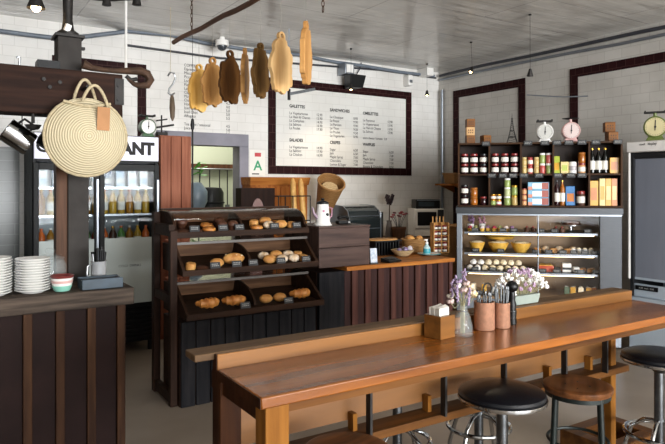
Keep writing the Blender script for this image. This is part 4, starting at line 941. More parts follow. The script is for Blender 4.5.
# top shelf: flowers, tarts, covered dish
z = sh_z[0] + .002
for i, px in enumerate((470, 476, 482, 488, 494, 500, 506, 512)):
    x = on_case(px, 230, .2)[0]; mt_ = (sat('raspberry glaze', '9b3048'), sat('pistachio glaze', '9aa06a'), sat('pale icing', 'd8cfd0'), sat('mauve icing', '8b6a8a'))[i % 4]
    t = thing('iced_tart', 'small %s tart, %s from the left on the display case top shelf' % (mt_.name, ORD[i]), 'cake', cw_(x, .17 + .05 * (i % 2), z), CR, gcs)
    B().lathe([(0, 0), (.019, 0), (.026, .028), (.025, .03), (0, .028)], n=16).done('crust', m_yellow, t); B().lathe([(.024, .029), (.02, .045), (.01, .054), (0, .056)], n=16).done('topping', mt_, t)
for i, (px, h) in enumerate(((466, .12), (474, .11))):
    x = on_case(px, 226, .2)[0]
    t = thing('posy', 'little %s posy at the end of the display case top shelf' % ('tall mauve', 'short pink')[i], 'flower', cw_(max(x, .1) + .03 + .05 * i, .36 + .08 * i, z), CR)
    B().lathe([(0, 0), (.03, 0), (.035, .06), (.03, .06), (0, .05)]).done('pot', m_white, t)
    g = B(); rd = random.Random(i)
    for k2 in range(16): g.ico((rd.uniform(-.035, .035), rd.uniform(-.03, .03), .07 + rd.uniform(0, h - .05)), .014)
    g.done('blossom', (sat('mauve petals', '8d6c8c'), sat('pink petals', 'b78a98'))[i], t)
for i, px in enumerate((527, 533, 556, 562)):
    x = on_case(px, 229, .2)[0]
    t = thing('dark_cake', 'dark glazed cake, %s of four past the tarts on the case top shelf' % ORD[i], 'cake', cw_(x, .2, z), CR, gcs)
    B().lathe([(0, 0), (.026, 0), (.026, .03), (.022, .04), (0, .042)]).done('sponge', m_cocoa, t); B().ball((0, 0, .045), .01).done('cherry', m_redlid, t)
x = on_case(566, 226, .25)[0]
t = thing('cake_stand', 'low steel cake stand in the middle of the case top shelf', 'cake stand', cw_(x + .05, .3, z), CR)
B().lathe([(0, 0), (.06, 0), (.02, .015), (.018, .05), (.1, .062), (.1, .066), (0, .066)]).done('stand_body', m_steel, t)
simple('chocolate_torte', 'round chocolate torte on the low steel cake stand', 'cake', B().lathe([(0, 0), (.08, 0), (.082, .03), (.07, .038), (0, .04)]), m_cocoa, cw_(x + .05, .3, z + .067))
# middle shelf: three yellow bowls, pies and cups
z = sh_z[1] + .002
for i, (px, r) in enumerate(((477, .075), (498.5, .097), (521, .094))):
    x = on_case(px, 248, .18)[0]
    t = thing('quiche_bowl', 'deep yellow %s quiche bowl on the second shelf of the display case' % ('narrow', 'wide', 'flared')[i], 'bowl', cw_(x, .2, z), CR)
    B().lathe([(0, 0), (r * .55, 0), (r * .75, .03), (r * .97, .075), (r, .09), (r * .93, .085), (0, .075)], n=32).done('bowl_body', m_yellow, t)
    B().lathe([(r * .93, .086), (r * .6, .1), (0, .104)], n=32).done('filling', m_cream, t)
x = on_case(500, 240, .3)[0]
simple('flat_tart', 'broad flat yellow tart resting behind the deep quiche bowls', 'cake', B().lathe([(0, 0), (.13, 0), (.15, .025), (.14, .03), (0, .026)], n=36).xf(Matrix.Translation((0, 0, .11))).lathe([(0, 0), (.05, 0), (.05, .11), (0, .11)]), m_yellow, cw_(x, .42, z))
for i, px in enumerate((537, 546, 553, 560, 567, 574)):
    x = on_case(px, 250, .2)[0]
    pastry('sugared_bun' if i % 2 else 'scone', 'pale %s, %s of the scones and buns on the display case second shelf' % ('bun' if i % 2 else 'scone', ORD[i]), cw_(x, .18 + .09 * (i % 2), z + .003), i, .92, gcs)
for i, px in enumerate((575, 581, 587, 593)):
    x = on_case(px, 251, .12)[0]
    t = thing('dessert_cup', 'small cream dessert cup, %s of four ending the case second shelf' % ORD[i], 'cup', cw_(x - .01, .17, z), CR, gcs)
    B().lathe([(0, 0), (.018, 0), (.022, .045), (.02, .044), (0, .04)], n=16).done('cup_body', m_white, t); B().lathe([(.0195, .041), (.012, .056), (0, .058)], n=16).done('cream', m_cream, t)
# third shelf: meringues, wrapped packs
z = sh_z[2] + .002
k2 = 0
for row, (zz, pxs) in enumerate(((0, (470, 477.5, 485, 492.5, 500, 507.5, 515, 522.5)), (.05, (473.5, 481, 488.5, 496, 503.5, 511, 518.5)))):
    for px in pxs:
        x = on_case(px, 268, .2)[0]
        mm = m_white if px < 484 else m_cream
        b = B().lathe([(0, 0), (.026, 0), (.033, .016), (.028, .03), (.014, .042), (0, .047)], n=14).jitter(.0035, px)
        simple('meringue', '%s meringue, %s from the left in the %s row of the display case' % ('white' if mm is m_white else 'cream', ORD[pxs.index(px)], ('lower', 'piled upper')[row]), 'meringue', b, mm, cw_(x, .16 + .05 * row, z + zz + .004), 'meringues on the third shelf')
x0, x1 = on_case(540, 268, .15)[0], on_case(552, 268, .15)[0]
t = thing('red_tray', 'red-sided tray of pastries on the third case shelf', 'tray', cw_((x0 + x1) / 2, .2, z), CR)
B().box(-.07, .07, -.06, .1, 0, .06).done('tray_body', sat('orange red tray', 'b2431f'), t, bevel=.004); B().box(-.06, .06, -.05, .09, .06, .066).done('filling', m_yellow, t)
for i, (px, h, w_) in enumerate(((567, .085, .055), (577, .05, .035))):
    x = on_case(px, 268, .15)[0]
    t = thing('cheese_tub', '%s white cheese tub with a dark band on the third case shelf' % ('large', 'small')[i], 'tub', cw_(x, .2, z), CR)
    B().box(-w_ * .75, w_ * .75, -.04, .05, 0, h).done('tub_body', m_white, t, bevel=.008); B().box(-w_ * .7, w_ * .7, -.042, -.04, h * .3, h * .55).done('band', m_slate, t)
for i, px in enumerate((584, 589, 594, 598)):
    x = on_case(px, 268, .15)[0]
    pastry('scone', 'golden scone, %s of four at the far end of the third case shelf' % ORD[i], cw_(x - .03, .19 + .07 * (i % 2), z + .003), i, .7, gcs)
# deck
z = .522
for i, (px, c_) in enumerate(((473, m_cream), (484, m_yellow), (566, sat('dark green wrap', '3f5137')), (574, m_yellow), (581, m_cream), (588, m_yellow), (595, m_orange))):
    x = on_case(px, 295, .15)[0]
    t = thing('cheese_block', '%s wedge, %s from the left on the floor of the display case' % (('cream', 'yellow', 'dark green', 'yellow', 'cream', 'yellow', 'orange brown')[i], ORD[i]), 'cheese', cw_(x, .2, z), CR + .2 * (i % 3 - 1), gcs)
    B().prism([(-.024, -.04), (.024, -.05), (.02, .055)], 0, .09, 'xy').done('wedge', c_, t, bevel=.005); B().prism([(-.014, -.03), (.014, -.04), (.012, .035)], .0905, .093, 'xy').done('paper_label', m_paper, t)
for zi, (yy_, pxs) in enumerate(((233, (475, 503, 514, 541, 555, 588)), (254, (476, 501, 536, 549, 563, 574, 585, 596)), (273, (475, 493, 511, 530, 543, 557, 581, 597)), (0, (480, 492)))):
    for i, px in enumerate(pxs):
        zz = sh_z[zi] if zi < 3 else .52
        x = on_case(px, 260, .07)[0]
        card('small black price card, %s from left on the %s of the display case' % (ORD[i], ('top shelf', 'second shelf', 'third shelf', 'floor')[zi]), cw_(x, .075, zz + .002), CR, .066, .04, .3, 'price cards in the display case')

# ================================================================ pantry unit standing on the case
m_pantry = wood('dark pantry timber', '2a1b13', '46301f', 'x', .5, 6); m_pantryz = wood('dark pantry upright', '2c1d14', '4a3322', 'z', .5, 6)
PY = .06; PD = .26
px_div = (458, 488.5, 520, 552.5, 588.5, 624)
xd = [on_case(p, 175, PY)[0] for p in px_div]; xd[-1] = min(xd[-1], GW)
pz0 = GH + .001; pz1 = on_case(540, 142, PY)[1]; pzm = on_case(540, 174.5, PY)[1]
pu = thing('pantry_unit', 'dark timber pantry unit of ten compartments standing on the display case', 'shelf unit', P0, CR)
X0, X1 = xd[0], xd[-1] + .02
B().box(X0, X1, PY, PY + PD, pz0, pz0 + .016).done('bottom_board', m_pantry, pu); B().box(X0, X1, PY, PY + PD, pz1 - .016, pz1).done('top_board', m_pantry, pu)
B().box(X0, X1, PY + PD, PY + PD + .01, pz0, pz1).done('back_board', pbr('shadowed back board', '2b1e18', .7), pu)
for i, x in enumerate(xd):
    x = x if i < 5 else X1 - .016
    B().box(x, x + .016, PY, PY + PD, pz0 + .016, pz1 - .016).done('upright', m_pantryz, pu)
for i in range(5): B().box(xd[i] + .016, (xd[i + 1] if i < 4 else X1 - .016), PY + .004, PY + PD, pzm - .008, pzm + .008).done('shelf', m_pantry, pu)
ZT, ZB = pzm + .009, pz0 + .017
EVEN = {463.5: (0, 0), 472.3: (0, 1), 473: (0, 1), 480.8: (0, 2), 481: (0, 2), 492.5: (1, 0), 503: (1, 1), 512.5: (1, 2)}
def px2x(px, off=.14, r=0):
    x = on_case(px, 175, off)[0]
    if px in EVEN: c, j = EVEN[px]; return xd[c] + .016 + (xd[c + 1] - xd[c] - .016) * (j + .5) / 3
    if r:
        c = sum(px > q for q in px_div[1:5])
        x = min(max(x, xd[c] + .0165 + r), (xd[c + 1] if c < 4 else X1 - .0165) - r)
    return x
comp = ('first', 'second', 'third', 'fourth', 'fifth')
def pjar(px, zb, r, h, body, lid, lab, what, where, group, y=.15):
    return jar('%s %s' % (what, where), cw_(px2x(px, .14, r * 1.04), PY + y - .06, zb), r, h, body, lid, lab, CR, group)
m_blacklid = pbr('black lid', '17171a', .35)
jh = .096; jr_ = .034
for ci, pxs in ((0, (463.5, 472.3, 480.8)), (1, (492.5, 503, 512.5))):
    for r2 in range(2):
        for i, px in enumerate(pxs):
            pjar(px, ZT + r2 * (jh + .001), jr_, jh, m_jam, m_redlid if i < 2 or ci else m_blacklid, m_whitelabel, 'dark jam jar, %s from the left in the %s layer,' % (ORD[i], ('lower', 'upper')[r2]), 'pantry upper row, %s compartment' % comp[ci], 'dark jam jars on the pantry unit', .12)
tan = sat('tan relish', 'c2a566'); rose = sat('rose relish', 'b4524c'); gren = sat('green olives', '8fa05a'); peach = sat('peach preserve', 'cf9a6a')
m_paleLid = sat('pale gold lid', 'c9b27a')
for r2 in range(2):
    for i, px in enumerate((523.4, 529.8, 536)):
        pjar(px, ZT + r2 * .078, .0235, .077, rose if i == 1 else tan, m_paleLid if i != 1 else m_redlid, m_whitelabel if i == 1 else None, '%s jar, %s from the left in the %s layer,' % ('rose' if i == 1 else 'tan', ORD[i], ('lower', 'upper')[r2]), 'pantry upper row, third compartment', 'relish jars on the pantry unit', .11)
    for i, px in enumerate((542, 548.5)):
        pjar(px, ZT + r2 * .097, .026, .096, (gren, rose)[(i + r2 + 1) % 2], m_white, None, '%s tall preserve jar, %s column %s,' % (('green', 'rose')[(i + r2 + 1) % 2], ORD[i], ('below', 'on top')[r2]), 'pantry upper row, third compartment', 'tall jars on the pantry unit', .12)
def pack(px, zb, w_, h, d_, mat, label, name='food_packet', cat='packet', lab=None, y=.1, rz=0, sub=None, group=None):
    t = thing(name, label, cat, cw_(px2x(px, .14, w_ / 2 + .001), PY + y, zb), CR + rz, group)
    if name == 'food_packet' or name == 'snack_bag':
        B().hexa([(-w_ / 2, -d_ / 2, 0), (w_ / 2, -d_ / 2, 0), (w_ / 2, d_ / 2, 0), (-w_ / 2, d_ / 2, 0), (-w_ / 2 * .96, -.004, h), (w_ / 2 * .96, -.004, h), (w_ / 2 * .96, .004, h), (-w_ / 2 * .96, .004, h)]).done('packet_body', mat, t, bevel=.004)
        if lab: B().hexa([(-w_ * .36, -d_ / 2 * .82 - .002, h * .2), (w_ * .36, -d_ / 2 * .82 - .002, h * .2), (w_ * .36, -d_ / 2 * .8, h * .2), (-w_ * .36, -d_ / 2 * .8, h * .2), (-w_ * .36, -d_ / 2 * .4 - .004, h * .62), (w_ * .36, -d_ / 2 * .4 - .004, h * .62), (w_ * .36, -d_ / 2 * .4, h * .62), (-w_ * .36, -d_ / 2 * .4, h * .62)]).done('printed_panel', lab, t)
    else:
        B().box(-w_ / 2, w_ / 2, -d_ / 2, d_ / 2, 0, h).done('carton', mat, t, bevel=.002)
        if lab: B().box(-w_ * .36, w_ * .36, -d_ / 2 - .0012, -d_ / 2, h * .22, h * .72).done('printed_panel', lab, t)
    return t
lime = sat('lime print', 'a9b63a'); yel = sat('yellow print', 'd29a20'); org = sat('orange print', 'c4742a'); blu = sat('blue print', '3f78b0'); sal = sat('salmon print', 'd98a72'); lyel = sat('light yellow print', 'd8c27a')
pack(556.5, ZT, .06, .165, .06, lime, 'tall yellow and green packet in the upper fourth compartment of the pantry', lab=yel)
pack(564.3, ZT, .068, .11, .06, lyel, 'short pale yellow carton beside the tall green packet', 'food_carton', 'carton', lime, .09)
t = thing('white_tin', 'round white tin between the yellow carton and the amber jars', 'tin', cw_(px2x(572.7), PY + .09, ZT), CR)
B().lathe([(0, 0), (.036, 0), (.037, .004), (.037, .095), (.033, .11), (0, .112)]).done('tin_body', m_white, t); B().lathe([(.0374, .03), (.038, .031), (.038, .07), (.0374, .071)]).done('paper_label', sat('grey label', 'b4aeb0'), t)
for r2 in range(2): pjar(581.5, ZT + r2 * .098, .034, .097, peach if r2 == 0 else m_amber, m_redlid if r2 == 0 else m_orange, m_whitelabel if r2 == 0 else None, 'amber preserve jar, %s of the two' % ('lower', 'upper')[r2], 'stacked in the upper fourth compartment', 'stacked amber jars', .12)
m_wine = pbr('dark wine glass', '141512', .12)
for i, px in enumerate((592.5, 599, 605.5)):
    bottle('wine_bottle', 'dark gold-foiled bottle, %s from the left of three in the pantry unit' % ORD[i], 'bottle', cw_(px2x(px, .14, .028), PY + .1, ZT), .027, .235, m_wine, m_gold, m_whitelabel, 'dark bottles on the pantry unit')
pack(616, ZT, .08, .145, .06, yel, 'yellow biscuit carton with a brown picture beside the dark bottles', 'food_carton', 'carton', org, .08)
# lower row
for r2 in range(2):
    pjar(463.5, ZB + r2 * (jh + .001), jr_, jh, m_jam, m_blacklid, m_whitelabel, 'dark jam jar, %s of the pair' % ('lower', 'upper')[r2], 'stacked in the pantry\'s lower first compartment', 'dark jam jars on the pantry unit', .12)
    pjar(473, ZB + r2 * .083, .034, .082, m_amber, m_orange, None, 'amber honey jar, %s of the pair' % ('lower', 'upper')[r2], 'stacked in the pantry\'s lower first compartment', 'honey jars on the pantry unit', .12)
pjar(481, ZB, .034, .08, m_jam, m_redlid, None, 'short dark jar standing alone', 'in the pantry\'s lower first compartment', None, .12)
for r2 in range(2):
    pjar(490.5, ZB + r2 * .052, .026, .051, (gren, m_amber)[r2], m_gold, m_whitelabel if r2 else None, 'small squat jar, %s of the pair' % ('lower green', 'upper amber')[r2], 'in the lower second compartment', None, .12)
    pjar(498.5, ZB + r2 * .052, .026, .051, (rose, m_cocoa)[r2], m_gold, m_whitelabel, 'small squat jar, %s of the pair' % ('lower rose', 'upper brown')[r2], 'beside green squat jars', None, .12)
    pjar(514.5, ZB + r2 * .095, .03, .094, (tan, gren)[r2], m_gold, None, '%s mustard jar, %s of the pair' % (('tan', 'green')[r2], ('lower', 'upper')[r2]), 'ending the lower second compartment', None, .12)
for r2 in range(3): pjar(507, ZB + r2 * .085, .03, .084, (gren, sat('pale green pickle', 'b0b787'), gren)[r2], m_white, None, 'green pickle jar, %s of the column' % ('bottom', 'middle', 'top')[r2], 'of three in the lower second compartment', None, .12)
for r2 in range(3): pjar(522.8, ZB + r2 * .053, .024, .052, peach, m_redlid, None, 'small peach jar, %s of three stacked' % ('bottom', 'middle', 'top')[r2], 'beside the striped cartons', None, .12)
for r2 in range(3):
    t = pack(538, ZB + r2 * .073, .19, .071, .1, blu if 0 else sat('pale blue carton', '7fb3d0'), '%s of three long blue, white and red biscuit cartons in a stack' % ('bottom', 'middle', 'top')[r2], 'biscuit_carton', 'carton', None, .09, group='striped biscuit cartons')
    B().box(-.055, .03, -.0512, -.05, .012, .06).done('white_panel', m_white, t); B().box(.03, .09, -.0512, -.05, .004, .067).done('picture_panel', sat('red brown picture', '9c4a3c'), t); B().box(-.093, -.055, -.0513, -.05, .0, .03).done('red_stripe', sal, t)
for i, px in enumerate((556.5, 562)):
    bottle('sauce_bottle', '%s sauce bottle in the lower fourth compartment of the pantry' % ('dark red', 'golden')[i], 'bottle', cw_(px2x(px) + .005, PY + .1, ZB), .024, .235, (m_jam, m_amber)[i], (m_blacklid, m_gold)[i], m_whitelabel)
pack(570.5, ZB, .085, .18, .06, blu, 'blue snack bag with an orange picture in the lower fourth compartment', 'snack_bag', 'bag', org)
pjar(580.5, ZB, .037, .135, m_cocoa, m_redlid, m_whitelabel, 'brown spread jar with a pale label', 'beside the blue snack bag', None, .12)
pack(592, ZB, .075, .23, .07, yel, 'tall yellow packet in the lower fifth compartment', 'food_carton', 'carton', org, .08)
for i, (px, w_, c_) in enumerate(((601.5, .05, lyel), (607.5, .05, yel), (613.5, .05, org))):
    pack(px, ZB, w_, .25, .08, c_, '%s tall upright carton, one of three packed in the lower fifth compartment' % ('pale yellow', 'golden', 'orange')[i], 'food_carton', 'carton', (yel, lyel, lyel)[i], .08)
for row, (zz, pxs) in enumerate(((pz1 - .03, (486, 528, 545, 557, 569, 582, 596, 618)), (pzm - .03, (492, 503, 513, 524, 539, 558, 571, 582)))):
    for i, px in enumerate(pxs):
        card('black shelf label, %s from the left on the %s edge of the pantry unit' % (ORD[i], ('top', 'middle')[row]), cw_(on_case(px, 160, PY - .01)[0], PY - .009, zz), CR, .075, .042, .0, 'slate labels on the pantry unit')

# on top of the pantry
TZP = pz1 + .001
def wbox(px, zz, s_, label, y, rz=.3, pale=False):
    t = thing('timber_cube', label, 'box', cw_(px2x(px, y + .06), PY + y, TZP + zz), CR + rz, 'timber cubes on the pantry unit')
    B().box(-s_ / 2, s_ / 2, -s_ / 2, s_ / 2, 0, s_).done('cube_body', wood('pale cube timber', 'b58a5c', 'd3ad7e', 'x') if pale else wood('chestnut cube timber', '5d3a20', '85582f', 'x'), t, bevel=.003)
    g = B()
    for i in range(3):
        for j in range(2): g.box(-s_ * .3 + i * s_ * .24, -s_ * .18 + i * s_ * .24, -s_ / 2 - .001, -s_ / 2, s_ * (.25 + j * .3), s_ * (.4 + j * .3))
    g.done('burnt_marking', m_rust, t)
for i in range(3): wbox(470, i * .081, .08, 'chestnut timber cube, %s of the stack of three' % ('bottom', 'pale middle', 'top')[i], .14, .25 - .1 * (i % 2), i == 1)
wbox(485.5, 0, .08, 'single chestnut timber cube beside the stack of three', .14, .5)
wbox(611.5, 0, .09, 'timber cube under another near the fridge end of the pantry', .14, .2); wbox(609, .091, .09, 'timber cube balanced on another near the fridge end of the pantry', .14, .05)
x = px2x(512, .2)
et = thing('iron_lattice_tower', 'small black wire lattice tower standing on the pantry unit', 'ornament', cw_(x, PY + .14, TZP), CR)
def tw(z): return .045 * (1 - z / .26) ** 1.9 + .004
b = B()
for sx in (-1, 1):
    for sy in (-1, 1): b.tube([(sx * tw(z), sy * tw(z), z) for z in [i * .02 for i in range(13)]], .0035, 6)
b.done('tower_legs', m_iron, et)
b = B()
for i in range(11):
    z0_, z1_ = i * .02, i * .02 + .02
    for (ax, ay, bx, by) in ((-1, -1, 1, -1), (1, -1, 1, 1), (1, 1, -1, 1), (-1, 1, -1, -1)): b.tube([(ax * tw(z0_), ay * tw(z0_), z0_), (bx * tw(z1_), by * tw(z1_), z1_)], .0016, 5)
b.done('cross_bracing', m_iron, et)
B().box(-.034, .034, -.034, .034, .058, .064).box(-.02, .02, -.02, .02, .118, .124).cyl((0, 0, .235), (0, 0, .29), .004, .001, 8).done('platform', m_iron, et)
scale('white kitchen scale standing on the pantry unit beside the pink one', cw_(px2x(544.5, .2), PY + .14, TZP), CR, m_white, sat('grey white dial', 'b9b8b2'), .074, 1)
scale('pale pink kitchen scale standing on the pantry unit', cw_(px2x(570.5, .2), PY + .14, TZP), CR, m_pink, sat('pale pink dial', 'c4b0ab'), .08, 1, 'pan')

# ================================================================ upright fridge by the side wall
RX, RY1 = 5.42, 3.36; RY0 = 2.25; RZ = on_x(632, 142, RX).z
uf = thing('upright_fridge', 'tall white-topped upright fridge with a grey roller blind pulled down', 'fridge', (RX, RY1, 0), -PI / 2)
# local x runs towards the street, local y towards the wall
UW = RY1 - RY0; UD = XR - RX - .03
m_blind = pbr('grey roller blind', '767b87', .7, var=.06, scale=2, stretch=(6, 1, 1))
m_ufgrey = pbr('pale grey fridge panel', 'a9b4be', .4, var=.03)
B().box(0, .03, .02, UD, .06, RZ - .1).done('side_panel', m_slate, uf); B().box(UW - .03, UW, .02, UD, .06, RZ - .1).done('side_panel', m_slate, uf); B().box(.03, UW - .03, UD - .03, UD, .06, RZ - .1).done('back_panel', m_ufgrey, uf)
B().box(-.01, UW + .01, -.03, UD, RZ - .1, RZ).done('top_panel', m_white, uf, bevel=.008)
text('top_lettering', 'cool   display', .03, m_slate, uf, (.2, -.031, RZ - .03))
B().box(0, .02, -.02, .03, .7, RZ - .1).done('edge_strip', m_white, uf, bevel=.004); B().box(.022, .05, -.01, .02, .7, RZ - .1).done('rail', m_slate, uf)
B().cyl((.03, .02, RZ - .13), (UW - .03, .02, RZ - .13), .03).done('blind_roller', m_slate, uf)
zb = on_x(650, 279, RX).z
B().box(.05, UW - .03, .02, .026, zb, RZ - .13).done('roller_blind', m_blind, uf); B().box(.05, UW - .03, .012, .032, zb - .02, zb).done('blind_bar', m_ufgrey, uf)
B().box(.03, UW - .03, .05, UD - .03, zb - .16, zb - .13).done('shelf', m_ufgrey, uf); B().box(.03, UW - .03, .03, .05, zb - .18, zb - .06).done('shelf_front', m_ufgrey, uf, bevel=.004)
B().box(.05, .26, .02, .03, zb - .115, zb - .075).done('price_strip', m_black, uf)
text('price_lettering', '6.50  each  4.00', .022, m_chalk, uf, (.155, .018, zb - .095))
B().box(0, UW, .0, UD - .03, .06, zb - .18).done('base_panel', m_ufgrey, uf, bevel=.006)
B().box(.02, UW - .02, .03, UD - .06, 0, .06).done('plinth', m_black, uf)
p = on_x(655, 140, RX + .12)
scale('olive green kitchen scale with ivory dial on top of the upright fridge', (RX + .12, p.y, RZ + .001), R(-58), sat('dull olive enamel', '626e38'), sat('aged ivory dial', 'b9ae84'), .096, 1)

# ================================================================ the long bar table
m_darkapron = wood('dark lower shelf timber', '3f2714', '66411f', 'x', .5, 4)
TX0, TX1, TYF, TYR, TZ_ = .795, 3.215, 1.636, 1.975, .93
tb2 = thing('bar_table', 'long honey-coloured timber bar table with a raised back shelf', 'table', (TX0, TYF, 0))
TL = TX1 - TX0; D_ = TYR - TYF
def ty(y): return y - TYF
B().box(0, TL, 0, D_ - .001, TZ_ - .036, TZ_).done('tabletop', m_table, tb2, bevel=.005)
B().box(0, TL, D_, D_ + .022, TZ_ - .036, TZ_ + .05).done('back_rail', m_rail, tb2, bevel=.003)
B().box(-.072, TL + .0, D_ + .0225, D_ + .118, TZ_ + .028, TZ_ + .052).done('raised_shelf', m_tableshelf, tb2, bevel=.003)
B().box(.03, TL - .03, .018, .04, TZ_ - .064, TZ_ - .037).done('front_apron', m_apron, tb2)
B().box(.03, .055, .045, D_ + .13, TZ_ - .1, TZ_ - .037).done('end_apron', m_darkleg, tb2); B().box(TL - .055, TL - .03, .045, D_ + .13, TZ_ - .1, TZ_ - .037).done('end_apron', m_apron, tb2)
B().box(.02, .1, .012, .085, .06, TZ_ - .037).done('leg', m_legz, tb2, bevel=.004)
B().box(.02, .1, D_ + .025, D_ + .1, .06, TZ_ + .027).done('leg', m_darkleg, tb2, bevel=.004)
B().box(TL - .115, TL - .07, D_ + .05, D_ + .115, .121, TZ_ + .027).done('leg', m_legz, tb2, bevel=.004)
B().box(TL - .1, TL - .01, .0, .07, .12, TZ_ - .037).done('leg', m_legz, tb2, bevel=.004) if 0 else None
B().box(.01, .12, .0, D_ + .3, .0, .1).done('foot_beam', m_darkleg, tb2, bevel=.006)
for a in ((TL - .12, TL - .04, D_ + .03, D_ + .38), (TL + .26, TL + .34, D_ + .03, D_ + .38), (TL - .04, TL + .26, D_ + .03, D_ + .11), (TL - .04, TL + .26, D_ + .3, D_ + .38)): B().box(*a, .0, .12).done('foot_beam', m_apron, tb2, bevel=.005)
B().box(-.003, .0, .003, D_ - .002, TZ_ - .034, TZ_ - .003).done('shaded_end_cap', m_darkleg, tb2); B().box(-.003, .0, D_ + .001, D_ + .021, TZ_ - .034, TZ_ + .048).done('shaded_end_cap', m_darkleg, tb2)  # thin dark caps put the shade of the left ends into the colour
bp0, bp1 = .605, TZ_ - .02
B().box(.1, TL - .08, D_ + .1, D_ + .112, bp0, bp1).done('back_panel', m_ply, tb2)
B().box(.03, TL - .01, D_ + .01, D_ + .12, .535, .57).done('under_shelf', m_darkapron, tb2, bevel=.003)
for px in (362, 436.5, 557, 598):
    q = on_y(px, 420, TYF + D_ + .03)
    B().box(q.x - TX0 - .022, q.x - TX0 - .002, D_ + .06, D_ + .098, .571, .64).done('support_post', m_legz, tb2)
    B().box(q.x - TX0 + .005, q.x - TX0 + .016, D_ - .02, D_ + .01, .57, TZ_ - .05).done('hook_bracket', m_iron, tb2)
q = on_y(504, 370, TYF + D_ - .01); B().box(q.x - TX0, q.x - TX0 + .01, D_ - .02, D_ + .01, .6, TZ_ - .05).done('hook_bracket', m_iron, tb2)

# things on the bar table
NZ = TZ_ + .001
def on_t(px, py): return on_z(px, py, NZ)
p = on_t(441, 338)
nb = thing('napkin_box', 'small golden timber box of white napkins on the bar table', 'napkin box', (p.x + .012, TYR - .062, NZ), .12)
s_ = .044
for x0_, x1_, y0_, y1_ in ((-s_, s_, -s_, -s_ + .008), (-s_, s_, s_ - .008, s_), (-s_, -s_ + .008, -s_ + .008, s_ - .008), (s_ - .008, s_, -s_ + .008, s_ - .008)): B().box(x0_, x1_, y0_, y1_, 0, .092).done('side_board', m_rail, nb)
B().box(-s_ + .008, s_ - .008, -s_ + .008, s_ - .008, 0, .006).done('base_board', m_rail, nb)
for i in range(7):
    g = B().hexa([(-.032, -.002, 0), (.032, -.002, 0), (.032, .002, 0), (-.032, .002, 0), (-.03, -.002, .115), (.03, -.002, .118 + .003 * (i % 3)), (.03, .002, .118 + .003 * (i % 3)), (-.03, .002, .115)]).done('paper_napkin', m_napkin)
    v = Matrix.Rotation(.12, 4, 'Z') @ Vector((.001 * (i % 3), -.026 + i * .0085, 0)); g.location = (p.x + .012 + v.x, TYR - .062 + v.y, NZ + .0065); g.rotation_euler = (-.03, 0, .12)
    tag(g, 'folded white napkin, %s from the street side in the golden box' % ORD[i], 'napkin', 'napkins in the golden box')
p = on_t(468, 337)
vs = thing('glass_carafe_vase', 'clear glass carafe vase of dried flowers on the bar table', 'vase', (p.x + .004, p.y + .035, NZ))
m_vaseglass = glass('thick vase glass', 'eef1f0', 1)
B().lathe([(0, 0), (.04, 0), (.0425, .006), (.042, .04), (.03, .085), (.02, .105), (.021, .122), (.024, .127), (.019, .122), (.018, .105), (.028, .083), (.039, .04), (.038, .008), (0, .006)], n=36).done('carafe_body', m_seeglass, vs)
B().torus((0, 0, .103), .021, .002).done('neck_ring', m_steel, vs)
rd = random.Random(5)
fcol = [sat('cream dried petals', 'd9c7a6', .8), sat('mauve dried petals', '93809a', .8), sat('dusty pink petals', 'bda59f', .8), sat('straw petals', 'c2a97c', .8), sat('white dried petals', 'ddd6c9', .8)]
fn = ['cream', 'mauve', 'dusty pink', 'straw', 'off-white']
m_stem = pbr('dry green stem', '9a9474', .8)
for i in range(18):
    a = i * 2.4; q_ = math.sqrt((i + .5) / 18); x, y = .068 * q_ * math.cos(a), .05 * q_ * math.sin(a); tall = i % 3 == 0
    hgt = .218 - .085 * q_ ** 2 + (.012 if tall else 0)
    t = thing('dried_flower', '%s dried flower on a thin stem, %s in the glass carafe' % (fn[i % 5], ('centre', 'inner ring', 'outer ring', 'outermost')[min(3, i // 5)]), 'flower', (p.x + .004 + x * .16, p.y + .035 + y * .16, NZ + .0085), 0, 'dried flowers in the carafe')
    x *= .84; y *= .84
    B().tube([(0, 0, 0), (0, 0, .128), (x * .6, y * .6, hgt * .8), (x, y, hgt)], .0014, 5).done('stem', m_stem, t)
    g = B()
    if tall:
        for j in range(16): g.ico((x + rd.uniform(-.005, .005), y + rd.uniform(-.005, .005), hgt - .03 + j * .0045), .0052)
    else:
        for j in range(9): g.ball((x + .0085 * math.cos(j * 2.4), y + .0085 * math.sin(j * 2.4), hgt + .004 * (j % 3)), (.0075, .0075, .007), 8, 6)
    g.done('blossom', fcol[i % 5] if not tall else fcol[1], t)
p = on_t(491, 331)
pA = (p.x + .003, p.y + .042)
c1 = thing('copper_cup', 'larger hammered copper cup of scissors and cutlery beside the carafe', 'cup', (pA[0], pA[1], NZ))
B().lathe([(0, 0), (.043, 0), (.0455, .004), (.044, .118), (.0455, .121), (.042, .121), (.042, .008), (0, .006)], n=36).done('cup_body', m_copper, c1)
p = on_t(508.5, 329)
pB = (p.x + .002, p.y + .04)
c2 = thing('copper_cup', 'smaller hammered copper cup of cutlery beside the pepper grinder', 'cup', (pB[0], pB[1], NZ))
B().lathe([(0, 0), (.034, 0), (.036, .004), (.035, .108), (.0365, .111), (.033, .111), (.033, .008), (0, .006)], n=36).done('cup_body', m_copper, c2)
m_cut = pbr('dull cutlery steel', '5c5e60', .4, .9)
sc2 = thing('scissors', 'dark ring-handled scissors standing in the larger copper cup', 'scissors', (pA[0] + .012, pA[1], NZ + .01))
B().torus((.008, 0, .162), .026, .0035, 'y').done('ring_handle', m_iron, sc2); B().obox((-.01, 0, .065), (.012, .003, .13), (0, .1, 0)).done('blade', m_steel, sc2)
